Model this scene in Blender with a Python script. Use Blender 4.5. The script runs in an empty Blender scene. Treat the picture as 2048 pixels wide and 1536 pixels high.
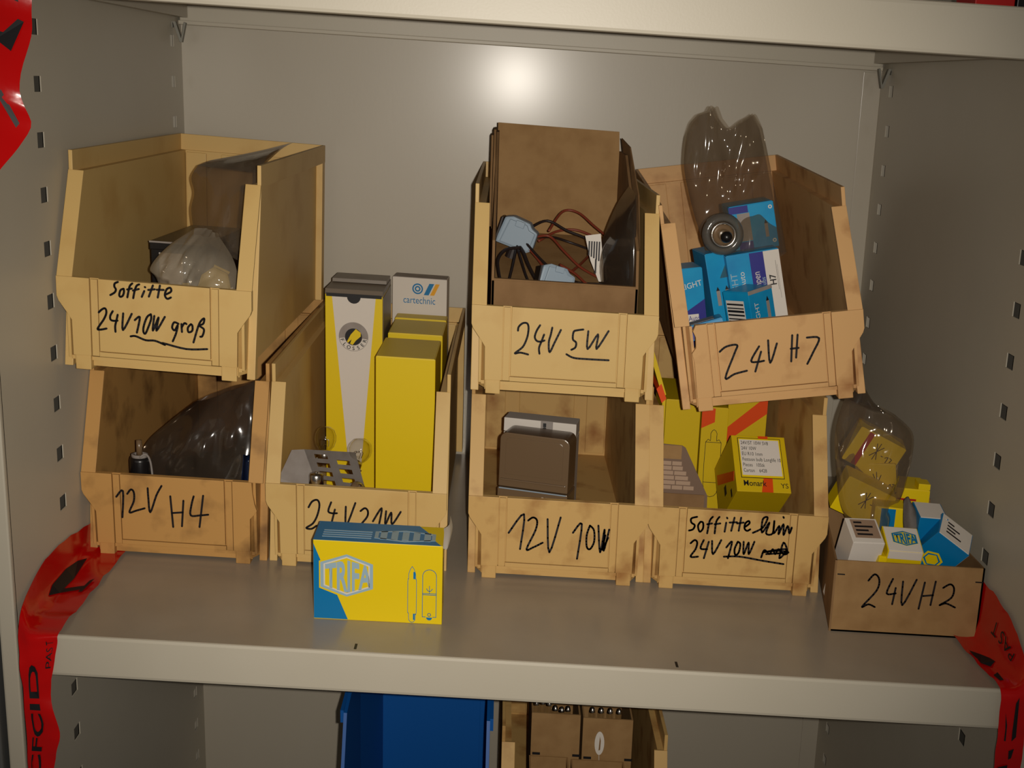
import bpy, bmesh, math, random
from mathutils import Vector, Matrix, noise, Euler

random.seed(7)
scene = bpy.context.scene
COL = scene.collection

# ------------------------------------------------------------------ camera
# origin = top front edge of the middle shelf, x right, y into the cabinet, z up (metres)
CAM = Vector((-0.0539, -1.1302, 0.5621))
PITCH, YAW, ROLL = (math.radians(a) for a in (-13.814, 1.0633, 3.7855))
F_ = Vector((math.sin(YAW)*math.cos(PITCH), math.cos(YAW)*math.cos(PITCH), math.sin(PITCH)))
RT = Vector((math.cos(YAW), -math.sin(YAW), 0)); UP = RT.cross(F_)
R_ = RT*math.cos(ROLL) + UP*math.sin(ROLL); U_ = UP*math.cos(ROLL) - RT*math.sin(ROLL)
cd = bpy.data.cameras.new('camera'); cam = bpy.data.objects.new('camera', cd); COL.objects.link(cam)
cd.sensor_width = 36; cd.lens = 2470.84/2048*36; cd.clip_start = .02
cam.matrix_world = Matrix(((R_.x, U_.x, -F_.x, CAM.x), (R_.y, U_.y, -F_.y, CAM.y), (R_.z, U_.z, -F_.z, CAM.z), (0, 0, 0, 1)))
scene.camera = cam

# ------------------------------------------------------------------ light: dim room + the phone's own flash beside the lens
w = bpy.data.worlds.new('room'); scene.world = w; w.use_nodes = True
bg = w.node_tree.nodes['Background']; bg.inputs[0].default_value = (1.0, .93, .84, 1); bg.inputs[1].default_value = .052
fl = bpy.data.lights.new('phone_flash', 'SPOT'); fl.energy = 56; fl.color = (1, .925, .82); fl.shadow_soft_size = .004
fl.spot_size = math.radians(71); fl.spot_blend = 1.0
fo = bpy.data.objects.new('phone_flash', fl); COL.objects.link(fo)
fo.location = CAM + R_*.022 + U_*.004
fo.rotation_euler = (F_ + U_*.02 - R_*.055).to_track_quat('-Z', 'Y').to_euler()
scene.view_settings.view_transform = 'Standard'; scene.view_settings.look = 'None'
scene.view_settings.gamma = 1; scene.view_settings.use_curve_mapping = False
scene.view_settings.exposure = 0.0

# ------------------------------------------------------------------ materials
def lin(c):
    return tuple(((v/255)/12.92 if v/255 <= .04045 else ((v/255+.055)/1.055)**2.4) for v in c) + (1,)
MATS = {}
def mat(name, rgb, rough=.6, spec=.3, rgb2=None, scale=30, lo=.45, hi=.7, bump=0, bscale=200, metal=0, coat=0, crough=.1, stretch=None):
    """principled material; rgb2 is mixed in by noise (grain, dirt, wear)"""
    if name in MATS: return MATS[name]
    m = bpy.data.materials.new(name); m.use_nodes = True; n = m.node_tree.nodes; L = m.node_tree.links
    b = n['Principled BSDF']; b.inputs['Base Color'].default_value = lin(rgb)
    b.inputs['Roughness'].default_value = rough; b.inputs['Specular IOR Level'].default_value = spec
    b.inputs['Metallic'].default_value = metal; b.inputs['Coat Weight'].default_value = coat; b.inputs['Coat Roughness'].default_value = crough
    tc = n.new('ShaderNodeTexCoord'); mp = n.new('ShaderNodeMapping'); L.new(tc.outputs['Object'], mp.inputs['Vector'])
    if stretch: mp.inputs['Scale'].default_value = stretch
    if rgb2:
        t = n.new('ShaderNodeTexNoise'); t.inputs['Scale'].default_value = scale; t.inputs['Detail'].default_value = 5
        r = n.new('ShaderNodeMapRange'); r.inputs['From Min'].default_value = lo; r.inputs['From Max'].default_value = hi
        x = n.new('ShaderNodeMix'); x.data_type = 'RGBA'
        x.inputs[6].default_value = lin(rgb); x.inputs[7].default_value = lin(rgb2)
        L.new(mp.outputs[0], t.inputs['Vector']); L.new(t.outputs[0], r.inputs['Value'])
        L.new(r.outputs[0], x.inputs[0]); L.new(x.outputs[2], b.inputs['Base Color'])
    if bump:
        t2 = n.new('ShaderNodeTexNoise'); t2.inputs['Scale'].default_value = bscale; t2.inputs['Detail'].default_value = 3
        bp = n.new('ShaderNodeBump'); bp.inputs['Strength'].default_value = bump; bp.inputs['Distance'].default_value = .001
        L.new(mp.outputs[0], t2.inputs['Vector']); L.new(t2.outputs[0], bp.inputs['Height']); L.new(bp.outputs[0], b.inputs['Normal'])
    MATS[name] = m; return m
def film(name, tint, gloss=.03, rough=.12, milk=0.0, milkc=(200, 195, 185)):
    """thin clear plastic film / glass: mostly transparent, Fresnel gloss, a little milkiness"""
    if name in MATS: return MATS[name]
    m = bpy.data.materials.new(name); m.use_nodes = True; n = m.node_tree.nodes; L = m.node_tree.links
    n.remove(n['Principled BSDF']); out = n['Material Output']
    tr = n.new('ShaderNodeBsdfTransparent'); tr.inputs[0].default_value = lin(tint)
    gl = n.new('ShaderNodeBsdfGlossy'); gl.inputs['Roughness'].default_value = rough
    lw = n.new('ShaderNodeLayerWeight'); lw.inputs['Blend'].default_value = .5
    pw = n.new('ShaderNodeMath'); pw.operation = 'POWER'; pw.inputs[1].default_value = 3.2; L.new(lw.outputs['Facing'], pw.inputs[0])
    ad = n.new('ShaderNodeMath'); ad.operation = 'MULTIPLY_ADD'; ad.inputs[1].default_value = .55; ad.inputs[2].default_value = gloss; L.new(pw.outputs[0], ad.inputs[0])
    df = n.new('ShaderNodeBsdfDiffuse'); df.inputs[0].default_value = lin(milkc)
    m0 = n.new('ShaderNodeMixShader'); m0.inputs[0].default_value = milk; L.new(tr.outputs[0], m0.inputs[1]); L.new(df.outputs[0], m0.inputs[2])
    mx = n.new('ShaderNodeMixShader'); L.new(ad.outputs[0], mx.inputs[0]); L.new(m0.outputs[0], mx.inputs[1]); L.new(gl.outputs[0], mx.inputs[2])
    L.new(mx.outputs[0], out.inputs[0]); MATS[name] = m; return m

paint = mat('grey_enamel', (190, 182, 165), .42, .4, (184, 176, 158), 6, .3, .8, bump=.05, bscale=420)
paintb = mat('grey_enamel_back', (180, 172, 156), .45, .4, (174, 165, 149), 5, .3, .8, bump=.05, bscale=300, coat=.30, crough=.20, stretch=(1, 1, .3))
shelfp = mat('grey_enamel_shelf_shaded', (160, 149, 133), .25, .5, (150, 138, 121), 9, .35, .75)  # cabinet enamel with the deck's dim, dark-reflecting look put into the colour
darkgrey = mat('dark_grey_enamel', (92, 92, 90), .45, .4)
ivory = mat('ivory_plastic', (206, 172, 108), .5, .35, (190, 150, 86), 14, .5, .8)
ivory2 = mat('ivory_plastic_worn', (200, 162, 100), .52, .3, (150, 102, 52), 22, .5, .76)
ivory3 = mat('ivory_plastic_grimy', (190, 144, 82), .55, .3, (92, 60, 30), 18, .5, .8)
ivory4 = mat('ivory_plastic_tan', (204, 160, 106), .55, .3, (150, 100, 56), 20, .52, .8)
ink = mat('marker_ink', (28, 24, 26), .5, .3)
kraft = mat('kraft_card', (154, 121, 80), .8, .15, (142, 109, 70), 40, .4, .7)
kraftd = mat('kraft_card_brown', (136, 105, 71), .8, .15, (122, 92, 60), 30, .4, .7)
yel = mat('yellow_card', (226, 196, 6), .42, .35)
yeld = mat('yellow_card_dull', (204, 174, 10), .5, .3)
whitec = mat('white_card', (214, 206, 196), .6, .25)
greyc = mat('grey_card', (150, 142, 136), .7, .2, (140, 131, 124), 60, .4, .7)
blackc = mat('black_print', (26, 25, 27), .5, .3)
brownc = mat('grazing_shade_lid_card', (112, 100, 86), .4, .35)  # dark taupe paints in the dimming of grazing light on the lid
bluec = mat('blue_print', (0, 112, 168), .4, .35)
sky = mat('light_blue_card', (18, 146, 196), .35, .4, (12, 128, 184), 25, .4, .7)
navy = mat('navy_print', (44, 44, 128), .4, .35)
paleblue = mat('pale_blue_print', (150, 176, 190), .45, .3)
orange = mat('orange_print', (216, 72, 14), .45, .3)
gold = mat('amber_print', (224, 160, 30), .45, .3)
red = mat('red_tape', (190, 6, 6), .16, .5, bump=.35, bscale=45)
redb = mat('red_card', (170, 24, 20), .5, .3)
pink = mat('tape_edge', (206, 130, 140), .4, .4)
smoke = mat('smoked_plastic', (112, 90, 66), .24, .5)
darkp = mat('black_plastic', (24, 22, 22), .3, .5)
blueb = mat('blue_plastic', (10, 84, 160), .5, .35)
conn = mat('grey_blue_plastic', (142, 158, 172), .45, .4)
wireb = mat('black_wire', (38, 28, 26), .45, .4)
wirer = mat('red_wire', (120, 52, 34), .45, .4)
inner_grey = mat('inner_skin_grey', (112, 107, 98), .6, .3)
clipsteel = mat('dull_steel', (120, 118, 110), .5, .4, metal=1)
steel = mat('steel', (190, 184, 176), .25, .5, metal=1)
clear = film('clear_film', (230, 222, 210), .06, .10, .20, (132, 120, 106))
clear2 = film('milky_film', (236, 228, 216), .07, .16, .36, (188, 178, 160))
darkfilm = film('smoky_film', (196, 186, 174), .07, .12, .20, (104, 92, 80))
glass = film('bulb_glass', (248, 247, 243), .04, .03)

# ------------------------------------------------------------------ helpers
def tag(o, label, cat, group=None):
    o['label'] = label; o['category'] = cat
    if group: o['group'] = group
    return o
def thing(name, label, cat, loc=(0, 0, 0), rot=(0, 0, 0), group=None):
    o = bpy.data.objects.new(name, None); COL.objects.link(o); o.empty_display_size = .02
    o.location = loc; o.rotation_euler = [math.radians(a) for a in rot]
    return tag(o, label, cat, group)
def obj(name, bm, m, parent=None, smooth=False):
    me = bpy.data.meshes.new(name); bm.to_mesh(me); bm.free(); me.materials.append(m)
    if smooth:
        for p in me.polygons: p.use_smooth = True
    o = bpy.data.objects.new(name, me); COL.objects.link(o)
    if parent: o.parent = parent
    return o
def struct(name, bm, m, parent=None):
    o = obj(name, bm, m, parent)
    if not parent: o['kind'] = 'structure'
    return o
def box(bm, x0, x1, y0, y1, z0, z1):
    v = [bm.verts.new(p) for p in ((x0, y0, z0), (x1, y0, z0), (x1, y1, z0), (x0, y1, z0), (x0, y0, z1), (x1, y0, z1), (x1, y1, z1), (x0, y1, z1))]
    for f in ((3, 2, 1, 0), (4, 5, 6, 7), (0, 1, 5, 4), (1, 2, 6, 5), (2, 3, 7, 6), (3, 0, 4, 7)): bm.faces.new([v[i] for i in f])
def B(*boxes, bevel=0):
    bm = bmesh.new()
    for b in boxes: box(bm, *b)
    if bevel: bmesh.ops.bevel(bm, geom=bm.edges[:], offset=bevel, segments=2, affect='EDGES', profile=.6)
    return bm
def prism(bm, pts, a, b, axis='y'):
    """extrude a 2-D outline: axis y -> pts are (x,z); axis x -> pts are (y,z); axis z -> pts are (x,y)"""
    mk = {'y': lambda p, t: (p[0], t, p[1]), 'x': lambda p, t: (t, p[0], p[1]), 'z': lambda p, t: (p[0], p[1], t)}[axis]
    A_ = [bm.verts.new(mk(p, a)) for p in pts]; C_ = [bm.verts.new(mk(p, b)) for p in pts]
    bm.faces.new(A_); bm.faces.new(C_[::-1]); n = len(pts)
    for i in range(n): bm.faces.new((A_[i], C_[i], C_[(i+1) % n], A_[(i+1) % n]))
    bmesh.ops.recalc_face_normals(bm, faces=bm.faces[:])
def P(pts, a, b, axis='y', bevel=0):
    bm = bmesh.new(); prism(bm, pts, a, b, axis)
    if bevel: bmesh.ops.bevel(bm, geom=bm.edges[:], offset=bevel, segments=2, affect='EDGES', profile=.6)
    return bm
def hull(*pts):
    bm = bmesh.new()
    for p in pts: bm.verts.new(p)
    bmesh.ops.convex_hull(bm, input=bm.verts[:]); bmesh.ops.recalc_face_normals(bm, faces=bm.faces[:]); return bm
def lathe(prof, n=24, c=(0, 0, 0)):
    bm = bmesh.new(); rings = []
    for r, z in prof: rings.append([bm.verts.new((c[0]+r*math.cos(2*math.pi*k/n), c[1]+r*math.sin(2*math.pi*k/n), c[2]+z)) for k in range(n)] if r > 1e-6 else [bm.verts.new((c[0], c[1], c[2]+z))])
    for a, b in zip(rings, rings[1:]):
        for k in range(n):
            q = [a[k % len(a)], a[(k+1) % len(a)], b[(k+1) % len(b)], b[k % len(b)]]
            q = [x for i, x in enumerate(q) if x not in q[:i]]
            if len(q) > 2: bm.faces.new(q)
    bmesh.ops.recalc_face_normals(bm, faces=bm.faces[:]); return bm
def crom(pts, k=5):
    """Catmull-Rom through points of any dimension"""
    if len(pts) < 3: return [tuple(p) for p in pts]
    out = []
    for i in range(len(pts)-1):
        p0, p1, p2, p3 = pts[max(i-1, 0)], pts[i], pts[i+1], pts[min(i+2, len(pts)-1)]
        for j in range(k):
            t = j/k
            out.append(tuple(.5*(2*b+(c-a)*t+(2*a-5*b+4*c-d)*t*t+(3*b-a-3*c+d)*t**3) for a, b, c, d in zip(p0, p1, p2, p3)))
    out.append(tuple(pts[-1])); return out
def tube(path, r, n=8, smooth=True):
    bm = bmesh.new(); rings = []; pts = [Vector(p) for p in path]
    for i, p in enumerate(pts):
        t = (pts[min(i+1, len(pts)-1)]-pts[max(i-1, 0)]).normalized(); a = t.orthogonal().normalized() if i == 0 else (a-t*a.dot(t)).normalized()
        b = t.cross(a); rings.append([bm.verts.new(p+(a*math.cos(2*math.pi*k/n)+b*math.sin(2*math.pi*k/n))*r) for k in range(n)])
    for u, v in zip(rings, rings[1:]):
        for k in range(n): bm.faces.new((u[k], u[(k+1) % n], v[(k+1) % n], v[k]))
    bm.faces.new(rings[0][::-1]); bm.faces.new(rings[-1]); return bm
# faces of a thing's local box: (u,v,d) -> xyz, d = how far the print stands proud of the face
def face(kind, at):
    return {'front': lambda u, v, d: (u, at-d, v), 'back': lambda u, v, d: (u, at+d, v), 'left': lambda u, v, d: (at-d, -u, v),
            'right': lambda u, v, d: (at+d, u, v), 'top': lambda u, v, d: (u, v, at+d)}[kind]
def decal(polys, fm, th=.00025):
    """thin printed shapes (list of outlines) lying on a face"""
    bm = bmesh.new()
    for pts in polys:
        a = [bm.verts.new(fm(u, v, th)) for u, v in pts]; b = [bm.verts.new(fm(u, v, -.0004)) for u, v in pts]
        bm.faces.new(a)
        for i in range(len(pts)): bm.faces.new((a[i], b[i], b[(i+1) % len(pts)], a[(i+1) % len(pts)]))
    bmesh.ops.recalc_face_normals(bm, faces=bm.faces[:]); return bm
def rect(x0, x1, z0, z1): return [(x0, z0), (x1, z0), (x1, z1), (x0, z1)]
def strokes(lines, width, fm, th=.0003, k=4):
    polys = []
    for ln in lines:
        c = crom(ln, k); h = width/2
        for (x0, z0), (x1, z1) in zip(c, c[1:]):
            d = math.hypot(x1-x0, z1-z0)
            if d < 1e-7: continue
            nx, nz = -(z1-z0)/d*h, (x1-x0)/d*h
            polys.append([(x0+nx, z0+nz), (x0-nx, z0-nz), (x1-nx, z1-nz), (x1+nx, z1+nz)])
        for x, z in c: polys.append([(x+h*math.cos(a*math.pi/3), z+h*math.sin(a*math.pi/3)) for a in range(6)])
    return decal(polys, fm, th)
def text(body, size, fm, u=0, v=0, th=.0003, align='LEFT', sx=1, bold=0, rot=0, warp=None):
    cu = bpy.data.curves.new('t', 'FONT'); cu.body = body; cu.size = size; cu.align_x = align; cu.offset = bold; cu.resolution_u = 3
    o = bpy.data.objects.new('t', cu); COL.objects.link(o)
    me = bpy.data.meshes.new_from_object(o.evaluated_get(bpy.context.evaluated_depsgraph_get()))
    bpy.data.objects.remove(o); bm = bmesh.new(); bm.from_mesh(me); bpy.data.meshes.remove(me)
    c, s = math.cos(rot), math.sin(rot)
    for w_ in bm.verts:
        x, y = w_.co.x*sx, w_.co.y
        if warp: x, y = warp(x, y)
        w_.co = fm(u+x*c-y*s, v+x*s+y*c, th)
    return bm
def ring2d(cx, cz, r0, r1, n=28, a0=0, a1=2*math.pi):
    ps = []
    for k in range(n):
        p, q = a0+(a1-a0)*k/n, a0+(a1-a0)*(k+1)/n
        ps.append([(cx+r*math.cos(t), cz+r*math.sin(t)) for r, t in ((r0, p), (r1, p), (r1, q), (r0, q))])
    return ps
def disc2d(cx, cz, r, n=28): return [(cx+r*math.cos(2*math.pi*k/n), cz+r*math.sin(2*math.pi*k/n)) for k in range(n)]
def pouch(L, R, bulge, amp, seed, nu=16, nv=26, single=False, ridge=17., crown=None):
    """wrinkled plastic bag: front and back sheets between a left and a right edge line"""
    bm = bmesh.new(); L, R = crom(L, 6), crom(R, 6); sheets = []
    def samp(c, t):
        f = t*(len(c)-1); i = min(int(f), len(c)-2); return Vector(c[i]).lerp(Vector(c[i+1]), f-i)
    for s in ((-1,) if single else (-1, 1)):
        g = []
        for j in range(nv+1):
            t = j/nv; a, b = samp(L, t), samp(R, t); row = []
            for i in range(nu+1):
                u = i/nu; p = a.lerp(b, u); e = math.sin(math.pi*u)**.6
                if crown: p.z += crown(u)*max(0, (t-.55)/.45)**1.3
                nz = noise.noise(Vector((p.x*ridge*2+p.z*ridge*.7+seed, p.z*ridge*1.3-p.x*ridge*.8+seed*1.7, s*3.1)))
                nz2 = abs(noise.noise(Vector((p.x*ridge*3.2-p.z*ridge*1.1-seed, p.z*ridge*.9+p.x*ridge*.6, s*5.7+seed))))
                p = p + Vector((0, s*bulge*e + (nz*amp - nz2*amp*1.6)*e, 0)); row.append(bm.verts.new(p))
            g.append(row)
        sheets.append(g)
        for j in range(nv):
            for i in range(nu): bm.faces.new((g[j][i], g[j][i+1], g[j+1][i+1], g[j+1][i]))
    return bm
def sheet(rows, k=5):
    """smooth strip through rows of equally many control points"""
    cols = list(zip(*rows)); cols = [crom(c, k) for c in cols]; bm = bmesh.new()
    rs = [crom([c[j] for c in cols], 3) for j in range(len(cols[0]))]
    g = [[bm.verts.new(p) for p in r] for r in rs]
    for a, b in zip(g, g[1:]):
        for i in range(len(a)-1): bm.faces.new((a[i], a[i+1], b[i+1], b[i]))
    return bm, rs

# ------------------------------------------------------------------ the cabinet
ZB, ZT = -.74, .86
def wall_mesh(xf, sgn, y0, y1, cols):
    """sheet-steel side wall with punched slots; cols = [(y centre, half width, [z centres])]; sgn = outward direction"""
    bm = bmesh.new(); hz = .0078
    def q(pts): bm.faces.new([bm.verts.new(p) for p in pts])
    def panel(ya, yb, za, zb): q([(xf(ya), ya, za), (xf(yb), yb, za), (xf(yb), yb, zb), (xf(ya), ya, zb)])
    y = y0
    for yc, hw, zs in sorted(cols):
        panel(y, yc-hw, ZB, ZT); zc = ZB
        for z in sorted(zs):
            panel(yc-hw, yc+hw, zc, z-hz); zc = z+hz; t = sgn*.0012
            c = [(yc-hw, z-hz), (yc+hw, z-hz), (yc+hw, z+hz), (yc-hw, z+hz)]
            for (a, za), (b, zb) in zip(c, c[1:]+c[:1]): q([(xf(a), a, za), (xf(b), b, zb), (xf(b)+t, b, zb), (xf(a)+t, a, za)])
        panel(yc-hw, yc+hw, zc, ZT); y = yc+hw
    panel(y, y1, ZB, ZT); bmesh.ops.remove_doubles(bm, verts=bm.verts[:], dist=1e-6); return bm
XL = lambda y: -.512+.0171*(y+.011)
XR = lambda y: .5
wl = struct('wall_left', wall_mesh(XL, -1, .018, .6915, [(.154, .0092, [.5828-.0556*i for i in range(-4, 21)]), (.643, .0088, [.5843-.055*i for i in range(-4, 21)])]), paint)
struct('outer_skin', B((-.535, -.531, .03, .70, ZB, ZT)), inner_grey, wl)
struct('front_fold', B((-.528, -.5115, .011, .0185, ZB, ZT), bevel=.002), paint, wl)
wr = struct('wall_right', wall_mesh(XR, 1, .0, .6915, [(.132, .0092, [.5819-.0546*i for i in range(-4, 21)]), (.639, .0088, [.5797-.0546*i for i in range(-4, 21)])]), paint)
struct('outer_skin', B((.519, .523, .02, .70, ZB, ZT)), inner_grey, wr)
struct('front_fold', B((.500, .517, -.006, .001, ZB, ZT), bevel=.002), paint, wr)
wb = struct('wall_back', B((-.53, .53, .691, .694, ZB, ZT)), paintb)
struct('edge_strip', B((.474, .5, .6895, .6912, ZB, .605), bevel=.0005), paintb, wb)
d1 = struct('door_1', B((-.68, -.532, .004, .03, ZB, ZT), bevel=.002), darkgrey)
struct('door_edge', B((-.68, -.552, -.004, .004, ZB, ZT), bevel=.001), paint, d1)
struct('door_2', B((.521, .66, -.016, .012, ZB, ZT), bevel=.002), darkgrey)

def shelf(name, label, z, xl=-.497, xr=.4935):
    t = thing(name, label, 'shelf', (0, 0, z))
    obj('deck', B((xl, xr, .002, .686, -.003, 0)), shelfp, t)
    obj('front_lip', B((xl, xr, 0, .018, -.0445, -.0001), bevel=.0035), paint, t)
    obj('rear_lip', B((xl, xr, .672, .687, -.0455, -.002), bevel=.002), paint, t)
    obj('rear_flange', B((xl, xr, .664, .6715, -.0455, -.040), bevel=.001), paint, t)
    for s, x in ((1, xl), (-1, xr)): obj('side_lip', B((min(x, x+s*.012), max(x, x+s*.012), .02, .67, -.036, -.003)), paint, t)
    return t
st = shelf('shelf_board', 'topmost grey steel shelf board, cut by the upper edge of the photo', .6528)
sm = shelf('shelf_board', 'grey steel shelf board carrying the yellow bins', 0)
shelf('shelf_board', 'lowest grey steel shelf board under the blue bin', -.6625)
for x, y in ((-.172, .0125), (.152, .0135)): obj('locating_slot', B((x-.0013, x+.0013, y-.006, y+.006, -.001, .0002)), blackc, sm)
def clip(label, x, z, s):
    t = thing('shelf_clip', label, 'clip', (x, .648, z), group='shelf clips')
    obj('hook', P([(0, .012), (s*.004, .012), (s*.011, -.010), (s*.0155, .012), (s*.018, .011), (s*.012, -.015), (s*.009, -.015)], -.004, .004), clipsteel, t)
    obj('peg', B((min(0, -s*.006), max(0, -s*.006), -.004, .004, .004, .012)), clipsteel, t)
clip('small bent steel shelf clip in the back left corner', -.4995, .598, 1)
clip('small bent steel shelf clip in the back right corner', .4995, .598, -1)

# ------------------------------------------------------------------ open-fronted storage bins
HW = .1033
def make_bin(label, loc, m, roll=0, yaw=0, pitch=0, ink_key=None, inkdz=0, bite=None, width=.0023, group='yellow open-fronted storage bins'):
    t = thing('storage_bin', label, 'storage bin', loc, (pitch, -roll, yaw), group)
    # shell: floor, two side sheets, back
    bm = bmesh.new(); side = [(.006, .012), (.004, .100), (.050, .206), (.476, .206), (.476, .012)]
    for s in (-1, 1): prism(bm, side, min(s*.0915, s*.0945), max(s*.0915, s*.0945), 'x')
    obj('side_and_floor_shell', bm, m, t)
    obj('floor', B((-.0915, .0915, .007, .476, .010, .014)), m, t)
    obj('back_wall', B((-.0915, .0915, .472, .476, .012, .206)), m, t)
    for a, b in ((-.0905, -.062), (-.041, .042), (.061, .0895)): obj('back_pad', B((a, b, .468, .4722, .018, .204), bevel=.0012), m, t)
    # stacking rim: outer band with a ledge below it
    bm = B((-HW, -.0990, .050, .480, .204, .228), (.0990, HW, .050, .480, .204, .228), (-HW, HW, .4762, .480, .204, .228), bevel=.0007); obj('rim', bm, m, t)
    obj('rim_ledge', B((-.0992, -.0912, .052, .478, .2025, .2062), (.0912, .0992, .052, .478, .2025, .2062), (-.0992, .0992, .470, .4765, .2025, .2062)), m, t)
    for s in (-1, 1):
        a, b = sorted((s*.0868, s*HW))
        obj('front_post', P([(.0015, .0995), (.0045, .0985), (.0525, .2065), (.0485, .2075)], a, b, 'x', .0005), m, t)
        a, b = sorted((s*.0943, s*HW))
        obj('rib', P([(.016, 0), (.028, 0), (.062, .205), (.051, .205)], a, b, 'x', .0008), m, t)
        obj('rib', B((a, b, .458, .478, .0105, .205), bevel=.0008), m, t)
        a, b = sorted((s*.0943, s*.1002)); obj('rib', P([(.031, .004), (.038, .004), (.071, .205), (.064, .205)], a, b, 'x', .0006), m, t)
        a, b = sorted((s*.070, s*.0865)); obj('foot', B((a, b, .003, .02, 0, .017), bevel=.001), m, t)
        obj('panel_return', hull(*[(s*x, y, z) for x, y in ((.0842, .005), (.0872, .005), (.0942, .020), (.0942, .024)) for z in (.006, .098)]), m, t)
    obj('front_beam', B((-.0875, .0875, .0115, .0155, .003, .0165)), m, t)
    # front panel with ears, grooves and a raised writing plate
    R = [(.0875, .016), (.0880, .054), (.0925, .061), (.1015, .074), (HW, .079), (HW, .100)]
    Lf = [(-x, z) for x, z in R[::-1]]
    if bite == 'R': R = [(.0875, .016), (.088, .056), (.0925, .061), (.096, .066), (.0935, .074), (.0915, .086), (.0905, .100)]
    if bite == 'L': Lf = [(-.0805, .0995), (-.0840, .093), (-.0815, .086), (-.0825, .074), (-.0875, .068), (-.0858, .058), (-.0868, .016)]
    obj('front_panel', P(R+Lf, .0048, .0078, 'y', .0004), m, t)
    inner = lambda s: [(s*.0685, .100), (s*.0685, .0165)]
    obj('panel_cheek', P(R+inner(1), 0, .0050, 'y', .0005), m, t)
    obj('panel_cheek', P(inner(-1)[::-1]+Lf, 0, .0050, 'y', .0005), m, t)
    for s in (-1, 1):
        a, b = sorted((s*.0603, s*.0676)); obj('groove_strip', P(rect(a, b, .0162, .0990), .0016, .0050, 'y', .0004), m, t)
    obj('panel_sill', P(rect(-.0598, .0598, .0160, .0210), .0008, .0050, 'y', .0004), m, t)
    pl = obj('writing_plate', P(rect(-.0590, .0590, .0222, .1000), .0002, .0050, 'y', .0006), m, t)
    if ink_key:
        o = obj('marker_writing', strokes([[(x/1000, z/1000+inkdz) for x, z in ln] for ln in INK[ink_key]], width, face('front', .0002), .0003), ink, pl)
        o['label'] = 'black marker writing'
    return t
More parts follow.
